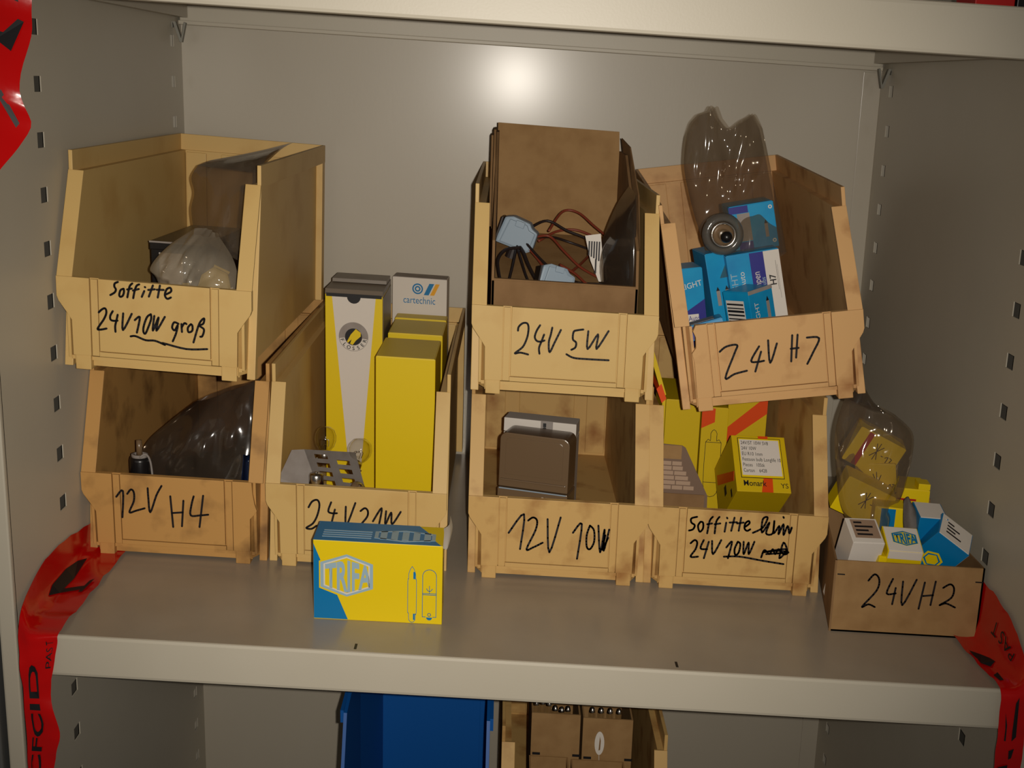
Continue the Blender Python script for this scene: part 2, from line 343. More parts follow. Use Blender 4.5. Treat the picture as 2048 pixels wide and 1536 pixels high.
INK = {'gross':[[[-37.6,99.2],[-41.0,97.3],[-41.5,93.9],[-40.0,91.1],[-41.4,87.7],[-46.1,84.5]],[[-31.8,92.5],[-35.1,90.6],[-36.6,85.5],[-35.5,83.5],[-32.9,84.9],[-31.5,89.1],[-31.8,92.5]],[[-22.4,98.9],[-25.0,96.2],[-26.5,91.1],[-28.1,83.5]],[[-28.1,91.9],[-23.1,93.4]],[[-15.1,98.5],[-18.0,96.7],[-20.3,90.7],[-21.9,83.1]],[[-22.0,91.3],[-15.7,93.5]],[[-10.0,91.8],[-12.8,85.3]],[[-9.3,96.2],[-8.9,95.8]],[[-0.7,98.6],[-5.3,86.2]],[[-5.8,93.3],[1.2,94.6]],[[6.7,99.1],[4.1,86.0]],[[3.2,94.3],[10.6,94.7]],[[12.8,90.1],[18.3,93.6],[17.7,97.5],[13.8,95.7],[11.7,89.3],[14.1,85.5],[18.1,87.3]],[[-59.0,64.8],[-56.0,67.9],[-52.6,69.8],[-51.0,67.8],[-51.2,63.6],[-54.0,57.5],[-58.1,51.4],[-60.8,46.6],[-57.5,46.3],[-51.2,48.0]],[[-44.0,67.4],[-46.8,62.2],[-46.6,58.0],[-43.3,57.0],[-39.2,57.6]],[[-38.9,64.0],[-40.4,57.6],[-41.9,51.6],[-41.8,45.2]],[[-33.0,66.0],[-33.8,47.8],[-23.9,66.2]],[[-20.9,59.6],[-15.4,63.4],[-19.0,46.2]],[[-3.6,67.5],[-7.9,63.8],[-11.6,53.5],[-11.9,47.5],[-9.9,46.0],[-6.7,53.0],[-3.4,62.4],[-3.6,67.5]],[[0.0,66.0],[-1.9,49.9],[4.5,64.6],[1.9,50.1],[11.2,65.9]],[[-25.8,41.6],[-20.4,42.3],[-9.8,38.8],[0.2,39.0],[10.8,35.4],[8.4,37.2],[33.2,32.8],[55.8,34.6]],[[25.6,59.5],[21.0,60.8],[18.7,55.1],[21.4,52.1],[24.7,57.9],[22.8,49.0],[19.1,40.0]],[[28.7,59.7],[29.1,51.0]],[[28.8,55.7],[31.8,60.7],[34.1,60.0]],[[38.8,60.3],[35.5,56.2],[36.1,51.4],[40.1,53.3],[40.3,58.8],[38.8,60.3]],[[41.2,40.6],[46.5,58.4],[49.8,65.0],[53.0,67.6],[52.0,62.0],[48.0,59.3],[52.6,55.7],[50.8,48.4],[48.5,47.5]]],
 'h4':[[[-63.9,73.0],[-56.0,80.5],[-58.0,48.7]],[[-51.2,77.3],[-46.8,82.9],[-43.6,79.6],[-44.1,69.0],[-49.7,55.4],[-42.1,57.7],[-32.0,61.3]],[[-27.6,85.8],[-27.3,73.6],[-25.8,56.9],[-18.0,77.7],[-11.7,89.5]],[[-2.2,77.8],[-0.2,40.8]],[[12.6,73.5],[9.9,42.3]],[[-1.3,57.6],[11.3,59.3]],[[24.5,79.5],[21.6,68.7],[20.4,56.3],[31.2,57.0],[40.5,58.5]],[[35.3,81.0],[30.0,42.7]]],
 '21w':[[[-54.4,74.3],[-50.2,81.6],[-44.3,83.8],[-41.9,77.8],[-44.5,65.2],[-49.6,55.2],[-57.2,49.3],[-51.3,48.5],[-45.4,52.7]],[[-28.5,82.1],[-31.9,71.3],[-27.7,68.9],[-21.9,69.3]],[[-24.3,73.6],[-28.6,55.6]],[[-11.8,77.9],[-11.5,54.9],[-0.9,83.0]],[[4.9,73.6],[9.9,77.5],[13.3,74.2],[12.4,67.0],[4.9,55.9],[13.3,56.5]],[[19.1,62.1],[29.1,78.7],[25.9,57.2]],[[34.2,75.5],[33.4,59.5],[40.0,74.1],[41.0,60.0],[50.9,75.7]]],
 '5w':[[[-51.8,74.0],[-51.1,78.4],[-46.9,82.6],[-42.2,83.0],[-40.3,79.1],[-40.5,72.1],[-42.0,65.0],[-46.1,55.9],[-54.5,48.3],[-48.5,49.5],[-39.7,47.9]],[[-27.5,81.7],[-31.1,75.3],[-33.0,68.2],[-30.7,63.9],[-26.4,63.3],[-22.1,64.9]],[[-22.8,71.5],[-25.5,63.4],[-27.9,56.1],[-27.2,49.5]],[[-14.0,79.9],[-15.4,71.9],[-17.3,63.0],[-16.0,52.0],[-10.8,63.4],[-4.4,77.9]],[[20.4,79.9],[13.3,78.5],[9.7,76.5],[9.2,68.2],[12.9,64.8],[12.3,59.2],[7.9,56.2]],[[25.9,78.4],[25.9,58.2],[36.8,75.5],[35.8,58.9],[48.3,79.9]],[[2.7,50.9],[10.9,47.3],[25.5,46.8],[49.9,47.0]]],
 'h7':[[[-57.0,67.5],[-49.2,72.7],[-37.2,73.4],[-40.8,64.3],[-53.5,37.0],[-43.0,40.7],[-28.9,43.2]],[[-13.1,69.6],[-23.3,54.1],[-16.2,52.1],[-9.1,52.7]],[[-11.5,63.4],[-19.8,41.3]],[[-2.7,75.4],[-2.6,49.7],[6.6,71.0]],[[24.1,78.6],[20.6,49.0]],[[30.0,78.6],[26.3,52.8]],[[21.2,63.4],[29.9,63.6]],[[39.8,74.3],[53.1,72.4],[45.4,57.1],[38.0,44.5]]],
 '10w':[[[-56.5,57.9],[-39.5,81.7],[-42.8,38.9]],[[-34.6,74.2],[-29.1,78.4],[-24.3,74.8],[-25.8,62.9],[-35.3,39.4],[-27.9,41.9],[-16.9,48.5]],[[-12.3,77.5],[-8.9,37.1],[2.6,80.4]],[[17.3,62.6],[27.1,74.1],[23.3,31.1]],[[36.5,72.7],[33.3,60.6],[33.9,46.8],[37.8,44.0],[42.1,53.2],[41.4,67.1],[36.5,72.7]],[[46.2,73.3],[49.6,40.8],[53.5,68.8],[53.6,43.0],[58.8,69.2]],[[54.8,62.0],[51.9,43.9],[58.1,59.2]]],
 'klein':[[[-47.6,91.0],[-54.2,88.6],[-53.8,83.6],[-49.8,80.8],[-51.4,75.7],[-56.1,73.8]],[[-43.4,85.3],[-46.0,80.1],[-43.6,73.1],[-40.1,77.4],[-40.5,84.4],[-43.4,85.3]],[[-29.6,92.2],[-33.0,86.9],[-34.9,71.7]],[[-35.6,82.7],[-30.0,84.1]],[[-22.0,92.6],[-25.4,86.4],[-26.3,72.2]],[[-27.1,83.3],[-20.5,84.7]],[[-13.9,86.1],[-15.0,74.9]],[[-13.5,92.2],[-12.9,91.2]],[[-4.8,92.7],[-7.5,76.4]],[[-10.1,86.4],[-1.5,87.3]],[[2.8,93.2],[1.1,77.0]],[[-1.4,85.9],[6.1,87.4]],[[8.4,82.5],[12.8,86.8],[11.7,89.7],[8.1,86.5],[7.6,80.4],[10.7,77.6],[14.3,79.8]],[[17.5,75.6],[28.5,82.7],[33.2,95.1],[27.7,92.8],[28.0,76.6],[35.6,89.2],[32.8,75.9],[40.4,76.4],[41.1,91.6],[41.4,76.5],[47.3,85.9],[47.2,75.8],[51.9,88.3],[53.0,75.2],[56.9,86.5],[59.5,77.6],[61.8,84.8]],[[51.0,97.1],[51.7,95.9]],[[-53.2,58.4],[-48.7,62.7],[-45.6,59.9],[-47.0,51.6],[-52.2,42.1],[-43.5,42.7]],[[-38.2,63.4],[-41.3,53.0],[-33.6,52.5]],[[-32.3,61.7],[-36.7,41.1]],[[-28.6,63.0],[-26.5,46.8],[-18.1,64.6]],[[-11.7,55.9],[-5.6,63.4],[-8.9,42.8]],[[1.1,63.8],[-2.0,54.5],[-0.6,47.4],[3.0,50.7],[4.2,61.0],[1.1,63.8]],[[7.8,64.2],[8.9,49.0],[13.6,63.6],[14.7,49.4],[20.2,65.0]],[[29.4,46.2],[32.5,55.6],[38.6,50.9],[42.0,57.2],[45.3,51.3],[48.7,57.7],[54.9,51.9],[59.5,54.3],[53.8,66.1],[50.5,46.6],[57.3,58.2],[30.8,52.5],[46.0,55.5],[60.5,54.3],[34.8,50.7]],[[-13.8,44.5],[4.4,45.7],[31.6,42.3],[55.9,39.7]]],
 'h2':[[[37.7,61.0],[43.9,68.8],[49.4,62.8],[47.7,50.0],[33.7,30.4],[40.4,33.6],[47.7,30.8]],[[64.2,64.8],[59.0,47.5],[68.9,48.2]],[[68.2,54.5],[66.2,35.2]],[[75.4,62.4],[77.3,34.8],[90.0,65.4]],[[99.2,62.8],[95.6,31.7]],[[110.9,64.6],[108.1,36.8]],[[99.0,46.9],[109.7,48.6]],[[119.7,57.7],[127.1,62.4],[131.7,57.4],[129.9,46.7],[118.0,37.4],[124.7,39.9],[135.2,35.7]]]}
make_bin('yellow bin with Soffitte 24V10W groß in black marker, upper left on the 12V H4 bin', (-.4040, .160, .2295), ivory, ink_key='gross', inkdz=-.0005, yaw=-.9, roll=-1.0)
make_bin('grimy yellow bin with 12V H4 in black marker, lower left on the shelf', (-.4038, .205, 0), ivory3, ink_key='h4', bite='R', yaw=-.7)
make_bin('yellow bin with 24V 21W in black marker, behind the blue and yellow carton', (-.1945, .205, 0), ivory, ink_key='21w', yaw=-.3)
make_bin('yellow bin with 24V 5W underlined in marker, holding an open brown carton', (.0358, .207, .2200), ivory, ink_key='5w', pitch=-.4)
make_bin('stained yellow bin with 12V 10W in black marker, under the 24V 5W bin', (.0368, .205, 0), ivory2, ink_key='10w')
make_bin('yellow bin with Soffitte klein 24V 10W in black marker, beside the small brown carton', (.2432, .205, 0), ivory2, ink_key='klein')
make_bin('tan yellow bin with 24V H7 in marker, tilted on top, full of light blue cartons', (.2755, .2044, .2278), ivory4, roll=9.67, pitch=1.5, yaw=-2.4, ink_key='h7', bite='L')

# ------------------------------------------------------------------ cartons
def carton(name, label, cat, loc, rot, w, d, h, m, group=None, flap=True, top=None, bevel=.0007):
    """closed folding carton, origin at the middle of its base"""
    t = thing(name, label, cat, loc, rot, group)
    obj('body', B((-w/2, w/2, -d/2, d/2, 0, h), bevel=bevel), m, t)
    if flap: obj('top_flap', B((-w/2+.0012, w/2-.0012, -d/2+.0004, d/2-.0012, h-.0002, h+.0007), bevel=.0003), top or m, t)
    return t
def hexagon(cx, cz, hw, hs, ha): return [(cx-hw, cz-hs), (cx, cz-ha), (cx+hw, cz-hs), (cx+hw, cz+hs), (cx, cz+ha), (cx-hw, cz+hs)]
def hexring(cx, cz, o, i):
    a, b = hexagon(cx, cz, *o), hexagon(cx, cz, *i)
    return [[a[k], a[(k+1) % 6], b[(k+1) % 6], b[k]] for k in range(6)]
def trifa_logo(t, fm, cx, cz, hw, ma, mb, mc, band=True):
    """hexagonal badge with the tall middle letters"""
    hs, ha = hw*.50, hw*.86
    if band: obj('badge_field', decal([hexagon(cx, cz, hw, hs, ha)], fm, .0002), ma, t)
    obj('badge_band', decal(hexring(cx, cz, (hw*.97, hs*.97, ha*.97), (hw*.84, hs*.82, ha*.84)), fm, .0003), mb, t)
    def warp(x, y):
        u = (x/1.0)*hw*1.56-hw*.78; k = 1-abs(u)/hw*.42; return u, (y-.36)*2*hw*.86*k
    bmt = text('TRIFA', 1, fm, cx, cz, .0004, sx=1/2.42, bold=.035, warp=warp); obj('badge_letters', bmt, mc, t)

# TRIFA carton standing on the shelf in front
t = thing('bulb_carton', 'yellow and blue lamp carton standing on the front of the shelf', 'carton', (-.156, .0735, 0), (0, 0, 1.0))
w_, d_, h_ = .1345, .055, .088
obj('body', B((-w_/2, w_/2, 0, d_, 0, h_), bevel=.0007), yel, t)
fm = face('front', 0); X = lambda u: -w_/2+u*w_; Zf = lambda v: v*h_
obj('blue_corner_print', decal([[(X(.002), Zf(.955)), (X(.002), Zf(.01)), (X(.265), Zf(.01)), (X(.18), Zf(.33)), (X(.05), Zf(.42)), (X(.06), Zf(.735))]], fm), bluec, t)
obj('yellow_badge_edge', decal([hexagon(X(.256), Zf(.57), .0285, .0150, .0258)], fm, .00035), yel, t)
fmb = lambda u, v, d: fm(u, v, d+.00022)
trifa_logo(t, fmb, X(.258), Zf(.57), .0282, paleblue, paleblue, paleblue, band=False)
obj('badge_rim', decal(hexring(X(.258), Zf(.57), (.0240, .0121, .0211), (.0226, .0112, .0197)), fmb, .0004), whitec, t)
def arc(cx, cz, r, a0, a1, n=8): return [(cx+r*math.cos(math.radians(a0+(a1-a0)*k/n)), cz+r*math.sin(math.radians(a0+(a1-a0)*k/n))) for k in range(n+1)]
fx, bx = X(.765), X(.90)
obj('lamp_outline', strokes([[(fx-.0045, .012), (fx-.0045, .047), (fx-.0037, .050), (fx-.0035, .056), (fx, .064), (fx+.0035, .056), (fx+.0037, .050), (fx+.0045, .047), (fx+.0045, .012), (fx+.0035, .011), (fx+.0033, .004), (fx, .001), (fx-.0033, .004), (fx-.0035, .011), (fx-.0045, .012)]], .0005, fm, k=2), bluec, t)
obj('lamp_outline', strokes([[(bx-.0072, .008), (bx-.0072, .054)], arc(bx, .054, .0072, 180, 0), [(bx+.0072, .054), (bx+.0072, .008)], [(bx-.0072, .008), (bx-.004, .008)], [(bx+.004, .008), (bx+.0072, .008)], [(bx-.0072, .0345), (bx+.0072, .0345)], [(bx-.0072, .033), (bx+.0072, .033)], [(bx, .035), (bx, .043)], [(bx-.003, .040), (bx-.0015, .0375), (bx+.0015, .0375), (bx+.003, .040)], arc(bx, .0105, .0017, 0, 360)], .0006, fm, k=2), bluec, t)
obj('lamp_contact', decal([arc(bx, .0075, .0032, 180, 360)], fm), bluec, t)
obj('lamp_shade_mark', decal([rect(fx+.0012, fx+.0033, .050, .058), rect(fx+.0012, fx+.0030, .004, .011)], fm), bluec, t)
ft = face('top', h_)
obj('blue_top_print', decal([[(X(.0), .0005), (X(.985), .0005), (X(.94), .012), (X(.90), d_*.55), (X(.80), d_), (X(0), d_)]], ft), bluec, t)
fm2 = face('top', h_+.0003)
obj('top_badge', decal(hexring(X(.70), .022, (.032, .0095, .0165), (.028, .008, .014))+[rect(X(.70)-.026+k*.0115, X(.70)-.019+k*.0115, .010, .034) for k in range(5)], fm2), paleblue, t)
obj('top_small_print', decal([rect(X(.06), X(.44), .010+k*.006, .012+k*.006) for k in range(4)], fm2), paleblue, t)
obj('end_print', decal([rect(.010, .014, .020, .070)], face('right', w_/2)), blackc, t)
bmf, _ = sheet([[(w_/2-.001, .001, h_-.002), (w_/2+.004, .002, h_-.004), (w_/2+.007, .004, h_+.004)], [(w_/2-.001, .028, h_-.001), (w_/2+.006, .028, h_+.001), (w_/2+.009, .030, h_+.010)], [(w_/2-.001, .052, h_), (w_/2+.005, .052, h_+.005), (w_/2+.006, .053, h_+.015)]])
obj('open_end_flap', bmf, whitec, t, True)

# cartons in the 24V 21W bin (bin floor z = .014)
for lab, x, y, dd in (('plain yellow lamp carton, frontmost of the three in the 24V 21W bin', -.1497, .396, .112), ('plain yellow lamp carton, middle of the three in the 24V 21W bin', -.1485, .532, .096), ('plain yellow lamp carton, rearmost of three, below the white carton', -.1490, .608, .034)):
    carton('lamp_carton', lab, 'carton', (x, y, .0142), (0, 0, -.5), .073, dd, .2105, yel, 'plain yellow cartons in the bin')
t = carton('white_lamp_carton', 'white carton with blue and amber stripe logo at the back of the 24V 21W bin', 'carton', (-.1530, .6525, .0142), (0, 0, -3), .079, .036, .262, whitec, top=greyc)
fm = face('front', -.018)
obj('logo_stripe', decal([[(.006, .238), (.013, .238), (.021, .255), (.014, .255)]], fm), bluec, t)
obj('logo_stripe', decal([[(.015, .238), (.021, .238), (.029, .255), (.023, .255)]], fm), gold, t)
obj('logo_ring', decal(ring2d(-.003, .2465, .0058, .0078)+ring2d(-.003, .2465, .0022, .0042, 16), fm), bluec, t)
o = obj('logo_lettering', text('cartechnic', .0145, fm, -.024, .225, sx=.78), bluec, t)
# FLOSSER carton
t = thing('tall_lamp_carton', 'tall yellow and white lamp carton with round black badge and shade-darkened lid', 'carton', (-.228, .462, .0142), (0, 0, 0))
fw, fd, fh = .0750, .118, .266
obj('body', B((-fw/2, fw/2, 0, fd, 0, fh-.004), bevel=.0007), yel, t)
fm = face('front', 0)
bm = decal([[(-.0285, fh-.006), (.0285, fh-.006), (.008, .012), (-.006, .012)]], fm); obj('white_wedge_print', bm, whitec, t)
fmb = face('front', -.0003); cx, cz = -.0005, .207
obj('badge_ring', decal(ring2d(cx, cz, .0115, .0192, 20, -.15, math.pi+.15), fmb), greyc, t)
obj('badge_ring_lower', decal(ring2d(cx, cz, .0115, .0192, 16, math.pi+.15, 2*math.pi-.15), fmb), whitec, t)
obj('badge_line', decal(ring2d(cx, cz, .0188, .0194, 32)+ring2d(cx, cz, .0112, .0118, 28), fmb, .0004), greyc, t)
obj('badge_disc', decal([disc2d(cx, cz, .0113)], fmb), blackc, t)
obj('badge_flash', decal([[(cx-.0085, cz-.0065), (cx-.0035, cz+.003), (cx+.003, cz+.0105), (cx+.0095, cz+.006), (cx+.0095, cz+.001), (cx+.003, cz-.005), (cx-.001, cz-.0108), (cx-.0045, cz-.0095), (cx-.0025, cz-.0035), (cx-.0075, cz-.0085)]], fmb, .0004), yel, t)
bmall = bmesh.new()
for k, ch in enumerate('FLOSSER'):
    a = math.radians(198+k*24); bmt = text(ch, .0068, fmb, cx+.0178*math.cos(a), cz+.0178*math.sin(a), .0005, 'CENTER', bold=.0001, rot=a+math.pi/2)
    me = bpy.data.meshes.new('x'); bmt.to_mesh(me); bmt.free(); bmall.from_mesh(me); bpy.data.meshes.remove(me)
obj('badge_lettering', bmall, blackc, t)
obj('lid', hull(*[(x, y, z) for x in (-fw/2, fw/2) for y, z in ((-.001, fh-.0035), (.002, fh+.003), (fd, fh+.001), (fd, fh-.006))]), brownc, t)
obj('tuck_flap', hull(*[(x, y, z) for x in (-fw/2+.001, fw/2-.001) for y, z in ((.062, fh+.0025), (.063, fh+.007), (fd, fh+.006), (fd, fh))]), brownc, t)
obj('lid_gap', B((-fw/2+.0015, fw/2-.001, -.0016, -.0008, fh-.0066, fh-.0022)), blackc, t)
obj('thumb_notch', P(arc(0, fh-.006, .009, 180, 360), -.0005, .001), blackc, t)
obj('lid_side', B((fw/2-.0005, fw/2+.0006, .004, fd-.004, .19, fh-.006)), brownc, t)
obj('lid_lettering', text('12345', .007, face('top', fh+.0065), -.010, .082, sx=.8), greyc, t)

# loose bulbs and a perforated insert in the same bin
def bulb(label, loc, rot, base=True, R=.0128):
    t = thing('signal_bulb', label, 'bulb', loc, rot, 'loose glass bulbs in the 24V 21W bin')
    obj('glass_envelope', lathe([(.0062, .014), (.0075, .018), (.0110, .023), (R, .030), (R*.97, .036), (R*.75, .0425), (R*.4, .0455), (0, .0465)], 24), glass, t, True)
    obj('cap', lathe([(0, 0), (.004, 0), (.0045, .002), (.0076, .003), (.0076, .0145), (.0066, .016), (0, .016)], 20), steel, t, True)
    obj('contact', lathe([(0, -.002), (.0022, -.0018), (.0025, .0004), (0, .0004)], 10), steel, t)
    for s in (-1, 1): obj('bayonet_pin', B((min(s*.007, s*.0095), max(s*.007, s*.0095), -.001, .001, .005, .007)), steel, t)
    obj('glass_stem', lathe([(0, .015), (.004, .015), (.003, .022), (.001, .024), (0, .024)], 10), glass, t, True)
    obj('filament', tube(crom([(-.004, 0, .022), (-.004, 0, .029), (-.002, 0, .0305), (0, 0, .0295), (.002, 0, .0305), (.004, 0, .029), (.004, 0, .022)], 3), .0004, 5), steel, t)
    return t
bulb('clear glass bulb standing upright behind the grey perforated card', (-.2440, .292, .099), (-6, 4, 0))
bulb('clear glass bulb leaning against the yellow carton, right of the grey card', (-.2065, .266, .098), (12, 16, 20), R=.0135)
t = thing('upturned_bulb', 'upturned bulb with bright steel base in front of the grey perforated card', 'bulb', (-.2420, .219, .078), (-4, 0, 0))
obj('cap', lathe([(0, 0), (.0072, 0), (.0075, .018), (.0085, .0185), (.0085, .030), (.0072, .0325), (0, .033)], 24), steel, t, True)
obj('contact', lathe([(0, .0325), (.002, .0325), (.002, .0345), (0, .035)], 10), steel, t)
t = thing('upturned_bulb', 'upturned bulb with dark base low at the right of the grey card', 'bulb', (-.2045, .222, .078), (10, 30, 0))
obj('cap', lathe([(0, 0), (.0070, 0), (.0074, .016), (.0085, .0165), (.0085, .024), (.007, .026), (0, .0262)], 24), smoke, t, True)
obj('contact', lathe([(0, .026), (.002, .026), (.002, .028), (0, .0284)], 10), steel, t)
for lab, p, r in (('small red plastic plug between the upturned bulbs', (-.2235, .2165, .086), .0055), ('small red plastic plug beside the front yellow carton', (-.1835, .2265, .082), .004)):
    t = thing('red_plug', lab, 'plug', p, (0, 20, 0), 'red plastic plugs'); obj('collar', lathe([(0, 0), (r, 0), (r, .007), (r*.8, .008), (0, .008)], 16), redb, t, True); obj('stem', lathe([(0, .008), (r*.5, .008), (r*.5, .011), (0, .011)], 12), redb, t)
t = thing('perforated_card', 'grey folded perforated card insert lying over loose bulbs', 'card insert', (-.245, .25, .085))
# right leaf carries two rows of slits; left leaf is folded down
def leaf(bm, A_, B_, C_, D_, cells, n=(12, 9)):
    """quad patch A-B-C-D (A,B lower edge; D,C upper edge) with open cells"""
    A_, B_, C_, D_ = map(Vector, (A_, B_, C_, D_)); g = {}
    for j in range(n[1]+1):
        for i in range(n[0]+1):
            u, v = i/n[0], j/n[1]; g[i, j] = bm.verts.new(A_.lerp(B_, u).lerp(D_.lerp(C_, u), v))
    for j in range(n[1]):
        for i in range(n[0]):
            if (i, j) not in cells: bm.faces.new((g[i, j], g[i+1, j], g[i+1, j+1], g[i, j+1]))
    bmesh.ops.solidify(bm, geom=bm.faces[:], thickness=.0006)
cells = {(i, j) for j in (2, 4, 6, 8) for i in (2, 3, 4)} | {(i, j) for j in (1, 3, 5, 7) for i in (7, 8, 9)}
bm = bmesh.new(); leaf(bm, (.0045, -.030, .004), (.062, -.028, -.002), (.043, .010, .041), (-.017, .010, .041), cells, (12, 10)); obj('slotted_leaf', bm, greyc, t)
obj('folded_leaf', hull((.006, -.030, .004), (-.040, -.029, .001), (-.041, -.026, .016), (-.031, .006, .0405), (-.017, .010, .041), (-.016, .0105, .0405), (-.030, .0065, .040), (-.040, -.0285, .0005)), greyc, t)

# ------------------------------------------------------------------ 24V 5W bin: open brown carton with leads
t = thing('open_carton', 'open brown cardboard box with tall raised back lid in the 24V 5W bin', 'carton', (.0345, .24, .2345))
x0, x1 = -.0815, .0835
obj('front_wall', B((x0, x1, 0, .003, 0, .109), bevel=.0005), kraftd, t)
obj('front_fold', B((x0, x1, .0005, .0075, .1075, .1110), bevel=.001), kraftd, t)
obj('inner_floor', hull(*[(x, y, z+e) for x in (x0+.003, x1-.003) for y, z in ((.004, .0745), (.2875, .1275)) for e in (0, .003)]), kraft, t)
obj('back_wall', B((x0, x1, .288, .291, 0, .137)), kraft, t)
obj('back_lid', P([(x0+.002, .137), (x1+.002, .137), (x1-.004, .270), (x0+.001, .272)], .288, .2905), kraft, t)
bm = bmesh.new(); prism(bm, [(0, 0), (.288, 0), (.288, .245), (.20, .245), (.012, .150), (0, .110)], x1-.003, x1, 'x'); obj('side_wall', bm, kraftd, t)
bm = bmesh.new(); prism(bm, [(0, 0), (.288, 0), (.288, .262), (.230, .262), (.012, .152), (0, .110)], x0, x0+.003, 'x'); obj('side_wall', bm, kraftd, t)
obj('side_flap', hull((x1-.001, .288, .262), (x1+.002, .20, .255), (x1+.005, .10, .205), (x1+.003, .03, .150), (x1-.001, .05, .150), (x1+.0005, .288, .262), (x1+.0035, .20, .255), (x1+.0065, .10, .205)), kraftd, t)
obj('side_flap', P([(.14, .15), (.288, .15), (.288, .266), (.20, .266)], x0-.003, x0-.0005, 'x'), kraftd, t)
obj('side_flap', P([(.16, .15), (.288, .15), (.288, .258), (.22, .258)], x0-.0065, x0-.004, 'x'), kraftd, t)
def lead(label, m, pts, r=.0017):
    t = thing('wire_lead', label, 'wire', (0, 0, 0), group='wire leads in the brown carton')
    pts = [(x, y, z+max(0, y-.245)*.187) for x, y, z in pts]
    obj('insulation', tube(crom(pts, 6), r, 7), m, t, True)
    obj('bare_end', tube([pts[-1], tuple(Vector(pts[-1])+(Vector(pts[-1])-Vector(pts[-2])).normalized()*.006)], r*.5, 5), steel, t)
ZW = .314
lead('dark wire looping from the rear grey socket to the clear bag', wireb, [(-.002, .415, .352), (.020, .43, .358), (.045, .42, .350), (.070, .41, .344), (.088, .39, .334), (.092, .36, .322)])
lead('rust red wire arching behind the dark loop', wirer, [(.022, .43, .345), (.040, .46, .362), (.060, .46, .362), (.080, .44, .352), (.098, .42, .344)])
lead('thin rust red wire crossing below the dark loop', wirer, [(.000, .40, .344), (.022, .41, .345), (.040, .39, .334), (.060, .37, .322), (.082, .35, .317)])
lead('dark wire running to the right under the red ones', wireb, [(-.006, .39, .340), (.012, .37, .328), (.030, .35, .320), (.055, .33, .3165), (.085, .325, .3175), (.098, .31, .316)])
lead('dark wire curving towards the front beside the forward socket', wireb, [(.030, .345, .326), (.045, .33, .322), (.060, .31, .318), (.078, .285, .3162), (.090, .27, .3162)])
lead('pale red wire along the dark curved one', wirer, [(.034, .35, .330), (.052, .335, .325), (.068, .312, .319), (.084, .292, .3165)])
lead('dark wire hanging from the rear socket to the front fold', wireb, [(-.020, .405, .340), (-.014, .37, .330), (-.006, .33, .3185), (.002, .29, .3165), (.004, .262, .316)])
lead('second dark wire beside the front fold', wireb, [(-.018, .400, .336), (-.022, .36, .326), (-.028, .31, .3175), (-.034, .27, .3163), (-.036, .255, .3163)])
lead('dark wire loop in the left corner of the carton', wireb, [(-.014, .38, .338), (-.030, .37, .338), (-.040, .35, .334), (-.040, .33, .326), (-.034, .30, .318), (-.016, .275, .3163), (.004, .262, .3163)], .002)
lead('brown wire trailing from the rear socket across the carton floor', wirer, [(-.010, .40, .338), (.006, .385, .326), (.018, .36, .318), (.024, .335, .3165), (.040, .35, .3165), (.058, .385, .3175), (.074, .43, .317)])
lead('dark wire along the foot of the raised lid', wireb, [(.004, .43, .336), (.028, .455, .330), (.050, .465, .322), (.074, .455, .318), (.094, .44, .3165)])
lead('rust red wire lying in front of the lid fold', wirer, [(.010, .46, .322), (.034, .48, .330), (.060, .485, .332), (.086, .475, .326), (.100, .46, .318)])
lead('short dark wire bundle beside the rear socket', wireb, [(-.022, .41, .336), (-.012, .385, .334), (-.004, .36, .324), (.004, .335, .317), (.010, .31, .3165)], .0024)
def socket(label, loc, rot, sc=1):
    t = thing('lamp_socket', label, 'socket', loc, rot, 'grey lamp sockets'); t.scale = (sc,)*3
    obj('housing', P([(-.017, -.012), (.013, -.012), (.017, -.008), (.017, .008), (.011, .010), (.008, .014), (-.008, .015), (-.015, .012)], -.008, .008, 'y', .002), conn, t)
    obj('lid', P([(-.013, -.010), (.014, -.010), (.015, .007), (.009, .008), (.006, .012), (-.010, .012)], -.0105, -.0078, 'y', .001), conn, t)
    obj('seam', B((-.0175, -.0160, -.0083, .0083, -.011, .011)), wireb, t)
    obj('clip', B((-.004, .004, -.0125, -.0100, .008, .0135), bevel=.0006), conn, t)
    obj('cable_grommet', lathe([(0, 0), (.005, 0), (.004, .010), (0, .010)], 12, (.0, 0, -.022)), wireb, t)
socket('grey blue lamp socket at the back left of the brown carton', (-.017, .405, .3760), (0, 17, -8), 1.4)
socket('grey blue lamp socket at the front of the brown carton', (.026, .290, .338), (-12, 12, 10), 1.25)
t = thing('plastic_bag', 'clear plastic bag with white label leaning in the right of the brown carton', 'bag', (0, 0, 0))
obj('bag_film', pouch([(.086, .34, .316), (.078, .335, .350), (.083, .335, .385), (.098, .345, .425), (.1135, .36, .448)], [(.116, .27, .316), (.1165, .27, .350), (.1165, .275, .39), (.1165, .285, .42), (.1165, .30, .442)], .010, .006, 3.1, 12, 18), darkfilm, t, True)
o = obj('paper_label', P([(.0615, .389), (.0800, .3925), (.0845, .355), (.0860, .3355), (.0800, .3355), (.0690, .360)], .3280, .3284), whitec, t)
obj('label_print', decal([rect(.066+k*.0030, .0678+k*.0030, .366-k*.0015, .383) for k in range(5)] + [rect(.0745, .0765, .345, .362)], face('front', .3280)), ink, t)

